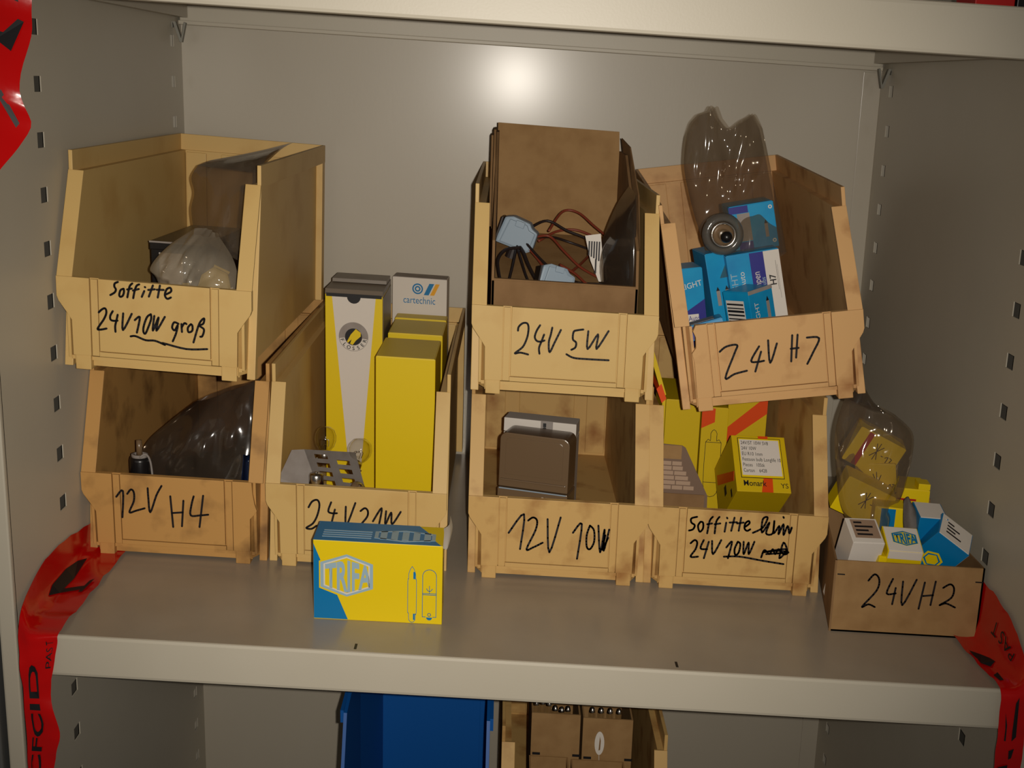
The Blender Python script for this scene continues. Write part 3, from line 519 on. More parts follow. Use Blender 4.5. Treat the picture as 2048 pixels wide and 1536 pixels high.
# ------------------------------------------------------------------ 12V 10W bin
t = thing('white_box', 'white box with tan tape behind the smoked plastic case in the 12V 10W bin', 'carton', (.0165, .372, .0142), (-5, 0, -9))
obj('body', B((-.0465, .0465, 0, .045, 0, .112), bevel=.001), whitec, t)
obj('lid', B((-.0465, .0465, -.0008, .045, .113, .1305), bevel=.001), whitec, t)
obj('tape', decal([rect(-.014, .014, .103, .119)], face('front', -.0008), .0004), kraft, t)
obj('small_label', decal([rect(.001, .0165, .114, .131)], face('front', -.0008), .0006), greyc, t)
obj('label_mark', decal([disc2d(.006, .120, .0028), disc2d(.0115, .1185, .0026), rect(.004, .008, .123, .128)], face('front', -.0008), .0009), blackc, t)
t = thing('plastic_case', 'dark smoked plastic case with rounded lid standing in the 12V 10W bin', 'case', (.0085, .312, .0142), (-4, 0, -13))
rr = lambda w, h0, h1, r: [(-w, h0), (w, h0)] + arc(w-r, h1-r, r, 0, 90, 5) + arc(-w+r, h1-r, r, 90, 180, 5)
obj('lid', P(rr(.0435, .060, .128, .009), 0, .050, 'y', .0012), smoke, t)
obj('base', P(rr(.0440, 0, .0590, .002), -.002, .052, 'y', .0012), smoke, t)
obj('lid_panel', P(rr(.036, .076, .122, .006), -.0008, .002, 'y', .0004), smoke, t)
obj('rim_line', B((-.042, .042, -.0034, -.0016, .0575, .0590), bevel=.0004), conn, t)
obj('rib', B((-.041, .041, -.0030, 0, .068, .0705), bevel=.0008), smoke, t)
obj('small_print', decal([rect(.012+k*.0052, .0145+k*.0052, .050, .0525) for k in range(3)] + [rect(.033, .0345, .047, .053), rect(.0355, .039, .048, .0505)], face('front', -.002), .0003), whitec, t)

# ------------------------------------------------------------------ Soffitte klein bin: yellow and orange cartons
def stripe(t, fm, pts, m=None, name='orange_stripe'): return obj(name, decal([pts], fm), m or orange, t)
t = carton('lamp_carton', 'yellow lamp carton with wide slanting orange band in the Soffitte klein bin', 'carton', (.2950, .50, .0142), (0, 0, 0), .052, .10, .176, yeld, 'yellow and orange cartons')
stripe(t, face('front', -.05), [(-.026, .118), (-.026, .098), (.026, .140), (.026, .166)])
stripe(t, face('left', -.026), [(-.04, .07), (-.04, .09), (.05, .118), (.05, .098)])
t = carton('lamp_carton', 'yellow lamp carton with outlined lamp drawing in the Soffitte klein bin', 'carton', (.2425, .455, .0142), (0, 0, 0), .034, .12, .158, yeld, 'yellow and orange cartons')
fm = face('front', -.06)
stripe(t, fm, [(-.017, .1300), (.0, .139), (.0, .157), (-.017, .157)])
obj('lamp_outline', strokes([[(-.010, .055), (-.010, .112), (-.004, .114), (-.004, .124), (.0, .129), (.004, .124), (.004, .114), (.010, .112), (.010, .055), (.005, .040), (-.005, .040), (-.010, .055)], [(-.010, .112), (.010, .112)], [(-.010, .058), (.010, .058)]], .0006, fm, k=2), blackc, t)
t = carton('lamp_carton', 'plain yellow lamp carton at the left of the Soffitte klein bin', 'carton', (.2010, .455, .0142), (0, 0, 0), .045, .12, .165, yeld, 'yellow and orange cartons')
stripe(t, face('left', -.0225), rect(-.05, -.02, .12, .16))
t = thing('carton_sleeve', 'slim yellow carton with orange tip leaning out of the left of the Soffitte klein bin', 'carton', (.1600, .262, .0145), (0, 0, 0))
obj('upright_panel', B((-.0045, -.0005, .0, .060, .0, .200), bevel=.0004), yeld, t)
obj('bent_lid', hull(*[(x, y, z) for y in (0, .060) for x, z in ((-.0045, .200), (-.0005, .204), (-.0215, .250), (-.0180, .256))]), yeld, t)
obj('orange_tip', hull(*[(x, y, z) for y in (-.0004, .0604) for x, z in ((-.0052, .1935), (-.0000, .1990), (-.0068, .2165), (-.0122, .2100))]), orange, t)
t = thing('monark_carton', 'yellow carton with white label lying tilted in the front of the Soffitte klein bin', 'carton', (.2850, .270, .1040), (48, 0, 3))
mw, mh, md = .066, .074, .100
obj('body', B((-mw/2, mw/2, -.000, mh, -md, 0), bevel=.0008), yeld, t)
ft = face('top', 0)
obj('label_frame', decal([rect(-.026, .027, .018, .071)], ft, .0002), blackc, t)
obj('label_frame_inner', decal([rect(-.0252, .0262, .0188, .0702)], ft, .0004), yel, t)
obj('white_label', decal([rect(-.0240, .0245, .0215, .0685)], ft, .0006), whitec, t)
fl2 = face('top', .0005)
for k, s in enumerate(('24V/5T 10W SV8', '24V 10W', 'EU R10 1mm', 'Festoon bulb Longlife 10', 'Pieces   10Stk', 'Carton    6428')): obj('label_text', text(s, .0066, fl2, -.0225, .0620-k*.0073, sx=.72), ink, t)
stripe(t, face('top', .0001), [(.000, .0705), (.012, .0705), (.012, mh), (.000, mh)])
stripe(t, face('top', .0001), [(-.003, .0), (.011, .0), (.012, .018), (.001, .018)])
obj('brand_text', text('Monark', .0105, face('top', .0004), -.0245, .0075, sx=.85, bold=.0001), blackc, t)
obj('small_mark', text('YS', .009, face('top', .0002), .021, .006), blackc, t)
stripe(t, face('left', -mw/2), [(-.060, -.090), (-.046, -.090), (-.018, -.010), (-.028, -.004)])
obj('side_print', decal([rect(-.030, -.018, -.060, -.050), rect(-.014, -.004, -.030, -.024)], face('left', -mw/2)), blackc, t)
t = thing('card_tray', 'kraft brown cut-out tray printed with rows of pale blocks in the Soffitte klein bin', 'card tray', (.1600, .270, .0145))
tray = [(-.001, 0), (.060, 0), (.0575, .080), (.0555, .084), (.028, .138), (.024, .1405), (-.001, .1415)]
obj('face_card', P([(-.001, 0), (.0535, 0), (.0535, .0815), (-.001, .0815)], -.0008, .0002), kraftd, t)
obj('back_card', P(tray, .0022, .003), mat('taupe_card', (118, 96, 80), .7, .2), t)
obj('plain_panel', decal([rect(.000, .0235, .1235, .1402)], face('front', .0022)), kraft, t)
rows = [(.1170, 2, .025), (.1110, 2, .0265), (.1050, 2, .0310), (.0990, 2, .0335), (.0930, 2, .0365), (.0870, 3, .041)]
polys = []
for z, n_, wd in rows:
    for k in range(n_): polys.append(rect(.000+wd/n_*k+.0006, .000+wd/n_*(k+1)-.0006, z-.0012, z+.0036))
obj('block_print', decal(polys, face('front', .0022)), mat('pale_block_print', (168, 142, 120), .7, .2), t)

# ------------------------------------------------------------------ 24V H7 bin (its own tilted axes)
HB = Matrix.Translation((.264, .205, .2233)) @ Matrix.Rotation(math.radians(-12.8), 4, 'Y')
def h7(o, loc, rot=(0, 0, 0)):
    o.matrix_world = HB @ Matrix.Translation(loc) @ Euler([math.radians(a) for a in rot]).to_matrix().to_4x4(); return o
def bluebox(label, loc, rot, w, d, h):
    t = carton('blue_lamp_carton', label, 'carton', (0, 0, 0), (0, 0, 0), w, d, h, sky, 'light blue cartons in the 24V H7 bin'); return h7(t, loc, rot)
def lampmark(t, fm, u, v, s=1): 
    obj('lamp_mark', decal([rect(u-.0022*s, u+.0022*s, v-.012*s, v+.006*s)], fm), greyc, t); obj('lamp_mark_tip', decal([[(u-.0022*s, v+.006*s), (u+.0022*s, v+.006*s), (u, v+.011*s)]], fm), blackc, t)
t = bluebox('light blue carton with round bulb window, topmost in the 24V H7 bin', (.0400, .160, .1560), (0, 0, 0), .054, .05, .054)
fm = face('front', -.025); lampmark(t, fm, .0150, .024, .9)
obj('end_print', decal(ring2d(.0225, .0480, .0012, .0024, 10)+ring2d(.0225, .008, .0012, .0024, 10), fm), whitec, t)
obj('window_card', decal([rect(-.018, -.003, .012, .045)], fm), greyc, t)
obj('dark_band', decal([rect(-.0268, -.004, .0455, .0538), rect(-.020, -.003, .001, .011)], fm), navy, t)
t = h7(thing('headlamp_bulb', 'round headlamp bulb in its clear ring beside the topmost blue carton', 'bulb'), (-.0010, .118, .1835), (90, 0, 0)); t.scale = (1.28, 1.28, 1.28)
obj('clear_ring', lathe([(.0125, 0), (.0195, .0015), (.0190, .005), (.0140, .009), (.0118, .006), (.0125, 0)], 28), film('ring_glass', (205, 200, 192), .12, .1, .12), t, True)
obj('flange', lathe([(0, 0), (.0122, 0), (.0122, .003), (.0095, .004), (.0090, .007), (0, .007)], 28), smoke, t, True)
obj('chrome_rim', lathe([(.0110, .0060), (.0118, .0082), (.0106, .0092), (.0096, .0075)], 28), steel, t, True)
obj('glass_envelope', lathe([(.0055, .006), (.0058, .022), (.0045, .027), (0, .0295)], 20), glass, t, True)
obj('black_tip', lathe([(.0052, .024), (.0045, .0275), (0, .0300)], 16), darkp, t, True)
t = bluebox('light blue carton with white end and sideways H7 lettering, under the bulb', (.0285, .135, .0700), (0, 0, 0), .063, .058, .088)
fm = face('front', -.029)
obj('white_end_print', decal([rect(.0125, .0313, .0005, .0875)], fm), whitec, t)
obj('navy_print', decal([rect(-.004, .0125, .024, .0875)], fm), navy, t)
obj('text_h7', text('H7', .0105, fm, .0235, .046, rot=math.pi/2, bold=.0002), blackc, t)
obj('text_lampen', text('Lampen', .0115, fm, .0055, .036, .0006, rot=math.pi/2, sx=.8), whitec, t)
obj('text_car_bulbs', text('Car bulbs', .0075, fm, .0112, .034, .0006, rot=math.pi/2, sx=.8), paleblue, t)
obj('text_auto', text('Auto', .0095, fm, -.0125, .048, .0006, rot=math.pi/2), whitec, t)
obj('text_light', text('LIGHT', .011, fm, -.0215, .036, .0006, rot=math.pi/2), paleblue, t)
obj('rule_line', decal([rect(.0255, .0258, .040, .075), rect(.0270, .0272, .030, .070)], fm, .0004), blackc, t)
lampmark(t, face('left', -.0315), .0, .05)
t = bluebox('light blue carton standing edge-on left of the carton with white end', (-.0160, .150, .0560), (0, 0, 6), .025, .06, .106)
lampmark(t, face('front', -.03), -.003, .055); lampmark(t, face('front', -.03), .008, .055)
t = bluebox('light blue carton with barcode, turned corner-on at the front of the 24V H7 bin', (.0120, .080, .0200), (0, 0, 37), .040, .040, .1020)
fm = face('front', -.02)
obj('barcode_field', decal([rect(-.0165, .011, .050, .092)], face('left', -.02)), whitec, t)
obj('barcode', decal([rect(-.0155, .010, .053+k*.0042, .053+k*.0042+(.0026, .0014, .002)[k % 3]) for k in range(9)], face('left', -.02), .0004), blackc, t)
obj('text_light', text('LIGHT', .0095, fm, -.006, .062, rot=math.pi/2), whitec, t); lampmark(t, fm, .010, .080, 1.1)
obj('end_flap', B((-.020, .020, -.0205, -.0195, .099, .1035), bevel=.0004), greyc, t)
t = bluebox('light blue carton with white lettering at the left of the 24V H7 bin', (-.0560, .118, .0500), (0, 4, 4), .028, .046, .103)
fm = face('front', -.023); obj('text_light', text('LIGHT', .0095, fm, -.0125, .078, sx=.95, rot=.18), whitec, t)
obj('navy_print', decal([[(-.0138, .003), (.0138, .003), (.0138, .066), (-.0138, .050)]], fm), navy, t)
obj('white_block', decal([rect(-.008, .005, .040, .049), rect(-.007, .0075, .028, .035)], fm, .0004), whitec, t); obj('text_auto', text('Auto-', .0085, fm, -.0075, .0415, .0006, sx=.8), navy, t)
t = bluebox('light blue flat carton with greyed top, left front of the 24V H7 bin', (-.0455, .060, .0800), (-6, -8, -4), .046, .044, .0165)
obj('worn_top', decal([rect(-.014, .014, -.012, .016)], face('top', .0172)), greyc, t)
obj('navy_corner', decal([rect(-.0228, -.012, .001, .016)], face('front', -.022)), navy, t)
def crown(u):
    ks = [(0, .002), (.10, .020), (.20, .029), (.34, .033), (.40, .040), (.435, .0385), (.47, .026), (.55, .014), (.60, .012), (.70, .019), (.85, .027), (.92, .031), (1, .012)]
    for (a, b), (c, d) in zip(ks, ks[1:]):
        if u <= c: return b+(d-b)*(u-a)/(c-a)
    return 0
t = thing('plastic_bag', 'tall clear plastic bag standing up out of the 24V H7 bin', 'bag'); h7(t, (0, 0, 0))
obj('bag_film', pouch([(-.0190, .130, .1300), (-.0205, .150, .1700), (-.0240, .170, .2100), (-.0258, .178, .2550), (-.0220, .180, .2780), (-.0170, .180, .2940)], [(.0735, .130, .1480), (.0760, .150, .1900), (.0772, .170, .2300), (.0778, .178, .2500), (.0770, .180, .2650), (.0757, .180, .2790)], .017, .010, 8.4, 44, 44, crown=crown), clear, t, True)

# ------------------------------------------------------------------ Soffitte groß bin (floor z .2445)
t = thing('black_box', 'black box with white label at the back of the Soffitte groß bin', 'carton', (-.4230, .330, .2447), (0, 0, -3))
obj('body', B((-.030, .034, 0, .17, 0, .103), bevel=.001), darkp, t)
obj('lid', B((-.031, .035, -.001, .171, .095, .105), bevel=.001), darkp, t)
obj('white_label', decal([rect(-.020, .008, .055, .092)], face('front', 0), .0006), whitec, t)
obj('lid_edge', B((-.031, .035, -.0016, -.0008, .1035, .1055)), greyc, t)
t = thing('plastic_bag', 'clear plastic bag draped up against the right rim of the Soffitte groß bin', 'bag')
obj('bag_film', pouch([(-.4080, .36, .360), (-.4130, .37, .385), (-.4100, .375, .405), (-.4140, .38, .423), (-.4080, .39, .437)], [(-.3190, .28, .335), (-.3165, .285, .380), (-.3150, .29, .420), (-.3120, .32, .4560), (-.3060, .38, .4640)], .014, .007, 6.6, 18, 24), clear, t, True)
obj('bag_mouth', pouch([(-.4080, .39, .437), (-.390, .395, .4445), (-.3600, .40, .4500)], [(-.3200, .30, .440), (-.3040, .37, .4630), (-.2965, .42, .4700)], .006, .004, 9.1, 14, 10), clear, t, True)
t = thing('plastic_bag', 'crumpled milky plastic bag of small parts at the front of the Soffitte groß bin', 'bag')
obj('bag_film', pouch([(-.3900, .225, .2560), (-.4180, .235, .3180), (-.4280, .24, .3330), (-.4120, .26, .3560), (-.3920, .30, .3720)], [(-.3320, .225, .2560), (-.3300, .235, .3050), (-.3300, .24, .3250), (-.3400, .26, .3460), (-.3640, .30, .3640)], .024, .016, 1.9, 26, 30, ridge=34.), clear2, t, True)
def packet(label, loc, rot, w, h):
    t = thing('yellow_packet', label, 'packet', loc, rot, 'yellow packets in the milky bag')
    obj('pouch', P([(-w, -h), (w*.8, -h*1.05), (w*1.05, h*.3), (w*.55, h), (-w*.5, h*1.08), (-w*1.05, h*.4)], -.005, .005, 'y', .0035), mat('yellow_foil', (192, 166, 70), .4, .4), t)
    obj('seam', P([(-w*.5, h*.98), (w*.55, h*.9), (w*.60, h*1.12), (-w*.5, h*1.2)], -.001, .001), mat('yellow_foil', ()), t)
packet('larger yellow packet at the right of the milky bag', (-.3560, .236, .3160), (-18, 18, 0), .017, .020)
packet('small yellow packet low in the milky bag', (-.3850, .229, .3060), (-12, -8, 0), .007, .012)
t = thing('white_packet', 'small white packet in the right front corner of the Soffitte groß bin', 'packet', (-.3400, .230, .2960), (-14, 10, 0))
obj('pouch', P([(-.014, -.02), (.012, -.02), (.013, .014), (.002, .020), (-.013, .008)], -.005, .005, 'y', .003), whitec, t); obj('seam', P([(-.013, .008), (.002, .020), (.001, .023), (-.015, .011)], -.001, .001), whitec, t)

# ------------------------------------------------------------------ 12V H4 bin
t = thing('plastic_bag', 'smoky plastic bag of dark parts sloping up to the right in the 12V H4 bin', 'bag')
obj('bag_film', pouch([(-.4560, .285, .0300), (-.4620, .29, .0800), (-.4600, .30, .1080), (-.4330, .31, .1350), (-.4020, .32, .1600)], [(-.3190, .26, .0300), (-.3180, .265, .1000), (-.3175, .275, .1450), (-.3172, .285, .1750), (-.3172, .295, .2000)], .016, .010, 4.4, 22, 24), darkfilm, t, True)
t = thing('dark_parts', 'heap of black lamp holders inside the smoky bag', 'lamp holders')
bm = bmesh.new()
bmesh.ops.create_icosphere(bm, subdivisions=4, radius=1)
for v in bm.verts:
    n_ = noise.noise(v.co*2.3)*.28+noise.noise(v.co*5.1)*.12; c = v.co*(1+n_); v.co = Vector((-.384+c.x*.062, .335+c.y*.04, .050+c.z*.038+max(0, c.x)*.034))
    v.co.x = min(max(v.co.x, -.470), -.3195); v.co.z = max(v.co.z, .0145)
obj('heap', bm, darkp, t, True)
for p, r in (((-.346, .318, .100), .011), ((-.378, .318, .076), .011), ((-.408, .316, .070), .011)): obj('holder', lathe([(0, 0), (r, 0), (r, .012), (r*.7, .013), (r*.7, .020), (0, .020)], 16, p), darkp, t, True)
t = thing('bulb_holder', 'black cylindrical bulb holder at the left of the smoky bag', 'lamp holder', (-.4560, .262, .0142), (0, 0, 0))
obj('cup', lathe([(0, 0), (.0115, 0), (.0118, .086), (.0108, .090), (0, .090)], 22), darkp, t, True)
obj('ring', lathe([(.006, .0895), (.0095, .0895), (.0095, .0935), (.006, .0935), (.006, .0895)], 18), greyc, t, True)
obj('stub', lathe([(0, .0895), (.0038, .0895), (.0034, .110), (0, .111)], 12), smoke, t, True)
obj('strap', tube(crom([(.003, -.010, .092), (.010, -.009, .096), (.0145, -.007, .086), (.016, -.005, .060)], 5), .0013, 6), greyc, t, True)
t = thing('blue_sleeve', 'shiny dark blue plastic sleeve at the right front of the 12V H4 bin', 'sleeve')
bm, _ = sheet([[(-.335, .232, .016), (-.3275, .226, .016), (-.3185, .230, .016)], [(-.334, .238, .060), (-.3265, .230, .060), (-.318, .236, .060)], [(-.331, .250, .118), (-.325, .243, .120), (-.318, .248, .122)]]); bmesh.ops.solidify(bm, geom=bm.faces[:], thickness=.0006)
obj('film_front', bm, mat('navy_film', (24, 38, 70), .15, .6), t, True)
obj('film_fold', tube(crom([(-.3345, .2325, .016), (-.3335, .2385, .060), (-.3305, .2505, .118)], 5), .0012, 6), mat('navy_film', ()), t, True)

# ------------------------------------------------------------------ small brown carton 24VH2 at the right
t = thing('open_carton', 'small open brown carton with 24VH2 in black marker at the right wall', 'carton', (.333, .117, 0))
fr, bk = .163, .185
def wallp(p0, p1, h, th=.002):
    (a, b), (c, d) = p0, p1; L_ = math.hypot(c-a, d-b); n = (-(d-b)/L_*th, (c-a)/L_*th)
    return hull(*[(x, y, z) for x, y in (p0, p1, (a+n[0], b+n[1]), (c+n[0], d+n[1])) for z in (0, h)])
obj('front_wall', wallp((0, 0), (fr, 0), .0825), kraft, t)
obj('left_wall', wallp((.032, bk), (0, 0), .0825), kraftd, t)
obj('right_wall', wallp((fr, 0), (fr, bk), .0825), kraftd, t)
obj('back_wall', wallp((fr, bk), (.032, bk), .098), kraftd, t)
obj('base', P([(0, 0), (fr, 0), (fr, bk), (.032, bk)], 0, .002, 'z'), kraftd, t)
o = obj('marker_writing', strokes([[(x/1000, z/1000) for x, z in ln] for ln in INK['h2']], .0021, face('front', 0), .0003), ink, t); o['label'] = 'black marker writing'
for x in (.0035, .154): obj('staple', B((x, x+.008, -.0008, .0005, .066, .0672)), blackc, t)
G2 = 'lamp cartons in the 24VH2 carton'
t = carton('small_carton', 'white carton with brown label and blue lines, leftmost in the 24VH2 carton', 'carton', (.3640, .182, .004), (24, 0, 3), .035, .038, .118, whitec, G2)
obj('brown_label', decal([rect(-.013, .015, -.012, .016)], face('top', .1187)), mat('taupe_label', (150, 124, 102), .7, .2), t)
obj('label_text', decal([rect(-.010, -.010+(.009, .020, .014, .017)[k], .010-k*.006, .0125-k*.006) for k in range(4)], face('top', .1190)), ink, t)
obj('blue_lines', decal([rect(-.006+k*.006, -.0050+k*.006, .055, .098) for k in range(3)], face('front', -.018)), bluec, t)
t = carton('small_carton', 'white topped carton with blue hexagon badge in the middle of the 24VH2 carton', 'carton', (.4110, .178, .004), (24, 0, -3), .0385, .038, .110, yel, G2, top=whitec)
trifa_logo(t, face('top', .1108), .002, .001, .0135, mat('badge_yellow', (206, 190, 60), .5, .3), bluec, bluec)
obj('front_flap', B((-.018, .018, -.0198, -.0188, .099, .1100), bevel=.0003), whitec, t)
t = carton('small_carton', 'blue carton with white top and yellow badge behind the hexagon carton', 'carton', (.4480, .186, .003), (10, 0, -4), .031, .036, .128, bluec, G2, top=whitec)
obj('yellow_badge', decal([[(-.0155, .052), (.004, .052), (.003, .080), (-.010, .080)]], face('front', -.018), .0004), yel, t)
obj('badge_line', decal(hexring(-.006, .066, (.006, .0055, .010), (.0047, .0042, .0085)), face('front', -.018), .0006), bluec, t)
bmf, _ = sheet([[(-.016, -.018, .110), (-.016, .0, .126), (-.016, .018, .124)], [(-.022, -.019, .106), (-.023, .0, .130), (-.021, .018, .134)], [(-.026, -.020, .092), (-.028, -.002, .112), (-.026, .016, .130)]]); bmesh.ops.solidify(bmf, geom=bmf.faces[:], thickness=.0006)
obj('torn_flap', bmf, greyc, t, True)
t = carton('small_carton', 'tilted blue carton with printed white top at the right of the 24VH2 carton', 'carton', (.4330, .172, .052), (22, 33, -12), .041, .037, .080, bluec, G2, top=whitec)
obj('top_text', decal([rect(-.012, -.012+(.008, .016, .011, .019)[k], .0072-k*.0055, .0092-k*.0055) for k in range(4)], face('top', .0808)), ink, t)
obj('grey_side', decal([rect(-.018, .018, .001, .079)], face('right', .0205)), greyc, t)
obj('yellow_badge', decal([hexagon(-.002, .046, .010, .006, .012)], face('front', -.0185)), yel, t); obj('badge_line', decal(hexring(-.002, .046, (.008, .0045, .0095), (.0066, .003, .008)), face('front', -.0185), .0005), bluec, t)
t = carton('small_carton', 'blue and yellow carton at the back behind the hexagon carton', 'carton', (.4150, .215, .003), (4, 0, -8), .034, .03, .118, yel, G2)
obj('blue_print', decal([rect(-.010, .006, .02, .117)], face('front', -.015)), bluec, t)
t = carton('small_carton', 'yellow carton corner low at the left, beside the white carton with blue lines', 'carton', (.3785, .140, .003), (6, 4, 5), .009, .020, .086, yel, G2)
t = carton('small_carton', 'yellow carton with thin red line at the back of the 24VH2 carton', 'carton', (.4530, .262, .003), (0, 0, -6), .040, .05, .126, yel, G2)
obj('red_line', decal([rect(-.019, .005, .112, .1145)], face('front', -.025)), redb, t); obj('flap_lip', B((.006, .0195, -.026, -.006, .127, .134), bevel=.0004), yel, t)
# yellow cartons wrapped in a bag
G3 = 'yellow cartons inside the knotted bag'
def marked(label, loc, rot, w, d, h, band):
    t = carton('bagged_carton', label, 'carton', loc, rot, w, d, h, yel, G3)
    fm = face('front', -d/2)
    if band: obj('red_band', decal([rect(-w*.30, -w*.19, .0005, h-.0005)], fm), redb, t)
    obj('ink_scrawl', strokes([[(-.004, h*.42), (.006, h*.78)], [(.005, h*.40), (-.003, h*.80)], [(.001, h*.36), (.001, h*.84)], [(.008, h*.55), (.010, h*.55)], [(.013, h*.55), (.016, h*.60), (.016, h*.42)], [(.018, h*.6), (.021, h*.58), (.019, h*.42), (.022, h*.44)]], .0009, fm, k=2), mat('brown_ink', (66, 34, 20), .5, .3), t)
marked('yellow carton with red band and scrawled mark, upper one in the knotted bag', (.3960, .262, .1480), (8, 24, -6), .058, .030, .046, True)
marked('yellow carton with scrawled mark, lower left one in the knotted bag', (.3820, .238, .0960), (10, 22, -4), .060, .030, .046, False)
marked('yellow carton low at the right of the knotted bag', (.4210, .262, .0960), (6, -8, -20), .046, .034, .062, False)
t = thing('plastic_bag', 'knotted clear bag of yellow cartons behind the 24VH2 carton', 'bag')
obj('bag_film', pouch([(.3900, .205, .0700), (.3640, .215, .1050), (.3560, .225, .1450), (.3530, .235, .1850), (.3560, .24, .2100), (.3650, .25, .2320)], [(.4000, .205, .0700), (.4220, .215, .1050), (.4370, .225, .1400), (.4450, .235, .1750), (.4430, .24, .1980), (.4250, .25, .2140)], .030, .011, 7.7, 24, 30, ridge=20.), clear, t, True)
obj('knotted_neck', pouch([(.3640, .25, .2290), (.3700, .25, .2400), (.3740, .25, .2520)], [(.4150, .25, .2160), (.3980, .25, .2280), (.3830, .25, .2500)], .010, .006, 3.3, 10, 10), darkfilm, t, True)

# ------------------------------------------------------------------ red printed barrier tape
def tape(label, rows, marks=()):
    t = thing('barrier_tape', label, 'tape', (0, 0, 0), group='red barrier tape')
    bm, rs = sheet(rows, 6)
    def clampp(p):
        x, y, z = p
        if y > .0195: x = max(x, XL(y)+.0016); x = min(x, .4978)
        if y > -.002: z = max(z, .0020) if z > -.02 else z
        return (x, y, z)
    def crease(p):
        p = Vector(p); k = noise.noise(p*55)*.0030 + abs(noise.noise(p*38+Vector((9, 3, 1))))*.0040
        return clampp(p+Vector((0, -k if p.y < .004 else 0, k if p.y >= .004 else 0)))
    rs = [[crease(p) for p in r] for r in rs]
    for v in bm.verts: v.co = crease(v.co)
    obj('tape_strip', bm, red, t, True)
    nr, nc = len(rs), len(rs[0])
    def S(u, v):
        f, g = min(max(v, 0), .9999)*(nr-1), min(max(u, 0), .9999)*(nc-1); j, i = int(f), int(g); a = Vector(rs[j][i]).lerp(Vector(rs[j][i+1]), g-i); b = Vector(rs[j+1][i]).lerp(Vector(rs[j+1][i+1]), g-i)
        n = (Vector(rs[j][i+1])-Vector(rs[j][i])).cross(Vector(rs[j+1][i])-Vector(rs[j][i])).normalized(); p = a.lerp(b, f-j)
        return p + n*(.0009 if n.dot(CAM-p) > 0 else -.0009)
    for polys in marks:
        bm = bmesh.new()
        for pts in polys:
            try: bm.faces.new([bm.verts.new(S(u, v)) for u, v in pts])
            except ValueError: pass
        bmesh.ops.triangulate(bm, faces=bm.faces[:]); obj('tape_print', bm, blackc, t)
    return t, S
def words(t, S, body, u, v, su, sv, name='tape_lettering', bold=0):
    """black lettering running along the strip"""
    obj(name, text(body, 1, lambda a, b, d: S(a, b), 0, 0, bold=bold, warp=lambda x, y: (u+y*su, v+x*sv)), blackc, t)
t, S = tape('red printed barrier tape draped over the shelf edge at the left wall', [
    [(-.5075, .235, .030), (-.5060, .225, .0022), (-.4640, .228, .0022)], [(-.5085, .130, .040), (-.5060, .120, .0025), (-.4640, .120, .0022)],
    [(-.5085, .060, .032), (-.5000, .050, .0050), (-.4645, .050, .0022)], [(-.5060, .010, .012), (-.4920, -.001, .0050), (-.4640, .000, .0030)],
    [(-.5000, -.012, -.018), (-.4870, -.010, -.014), (-.4660, -.004, -.012)], [(-.4985, -.012, -.060), (-.4870, -.010, -.058), (-.4740, -.006, -.062)],
    [(-.4985, -.012, -.096), (-.4850, -.012, -.096), (-.4640, -.014, -.098)], [(-.4985, -.012, -.126), (-.4880, -.014, -.126), (-.4690, -.014, -.122)], [(-.4990, -.012, -.170), (-.4900, -.012, -.168), (-.4790, -.010, -.165)]],
    marks=[[[(.40, .10), (.50, .06), (.60, .05), (.66, .11), (.62, .17), (.50, .19), (.42, .16)], [(.62, .15), (.86, .13), (.86, .145), (.62, .17)], [(.84, .115), (.90, .11), (.86, .16), (.81, .16)]]])
words(t, S, 'CFCID', .60, .97, -.46, -.150, bold=.02)
words(t, S, 'PAS T', .90, .56, -.20, -.042)
t, S = tape('red printed barrier tape draped over the shelf edge at the right wall', [
    [(.4700, .150, .0022), (.4930, .150, .0025), (.4965, .150, .060)], [(.4700, .112, .0022), (.4930, .110, .0030), (.4965, .110, .064)],
    [(.4720, .060, .0022), (.4900, .060, .0060), (.4965, .050, .060)], [(.4760, .010, .0022), (.4900, .010, .0080), (.4985, .002, .034)],
    [(.4760, -.004, -.004), (.4880, -.010, .000), (.5010, -.014, .012)], [(.4770, -.006, -.040), (.4890, -.012, -.040), (.5010, -.014, -.030)],
    [(.4750, -.010, -.060), (.4890, -.012, -.062), (.5010, -.014, -.056)], [(.4770, -.010, -.090), (.4900, -.012, -.092), (.5000, -.014, -.090)], [(.4790, -.010, -.150), (.4900, -.012, -.150), (.4980, -.014, -.150)]],
    marks=[[[(.10, .20), (.34, .22), (.50, .25), (.50, .28), (.30, .29), (.12, .27)], [(.12, .34), (.30, .33), (.28, .38), (.16, .38)]],
           [[(.52, .53), (.60, .51), (.66, .66), (.52, .68), (.50, .62)], [(.24, .56), (.32, .60), (.32, .68), (.26, .68), (.28, .62)], [(.45, .74), (.62, .73), (.56, .78), (.47, .79)], [(.15, .84), (.48, .82), (.44, .92), (.20, .93)]]])
words(t, S, 'PAS T', .80, .34, -.16, -.055)
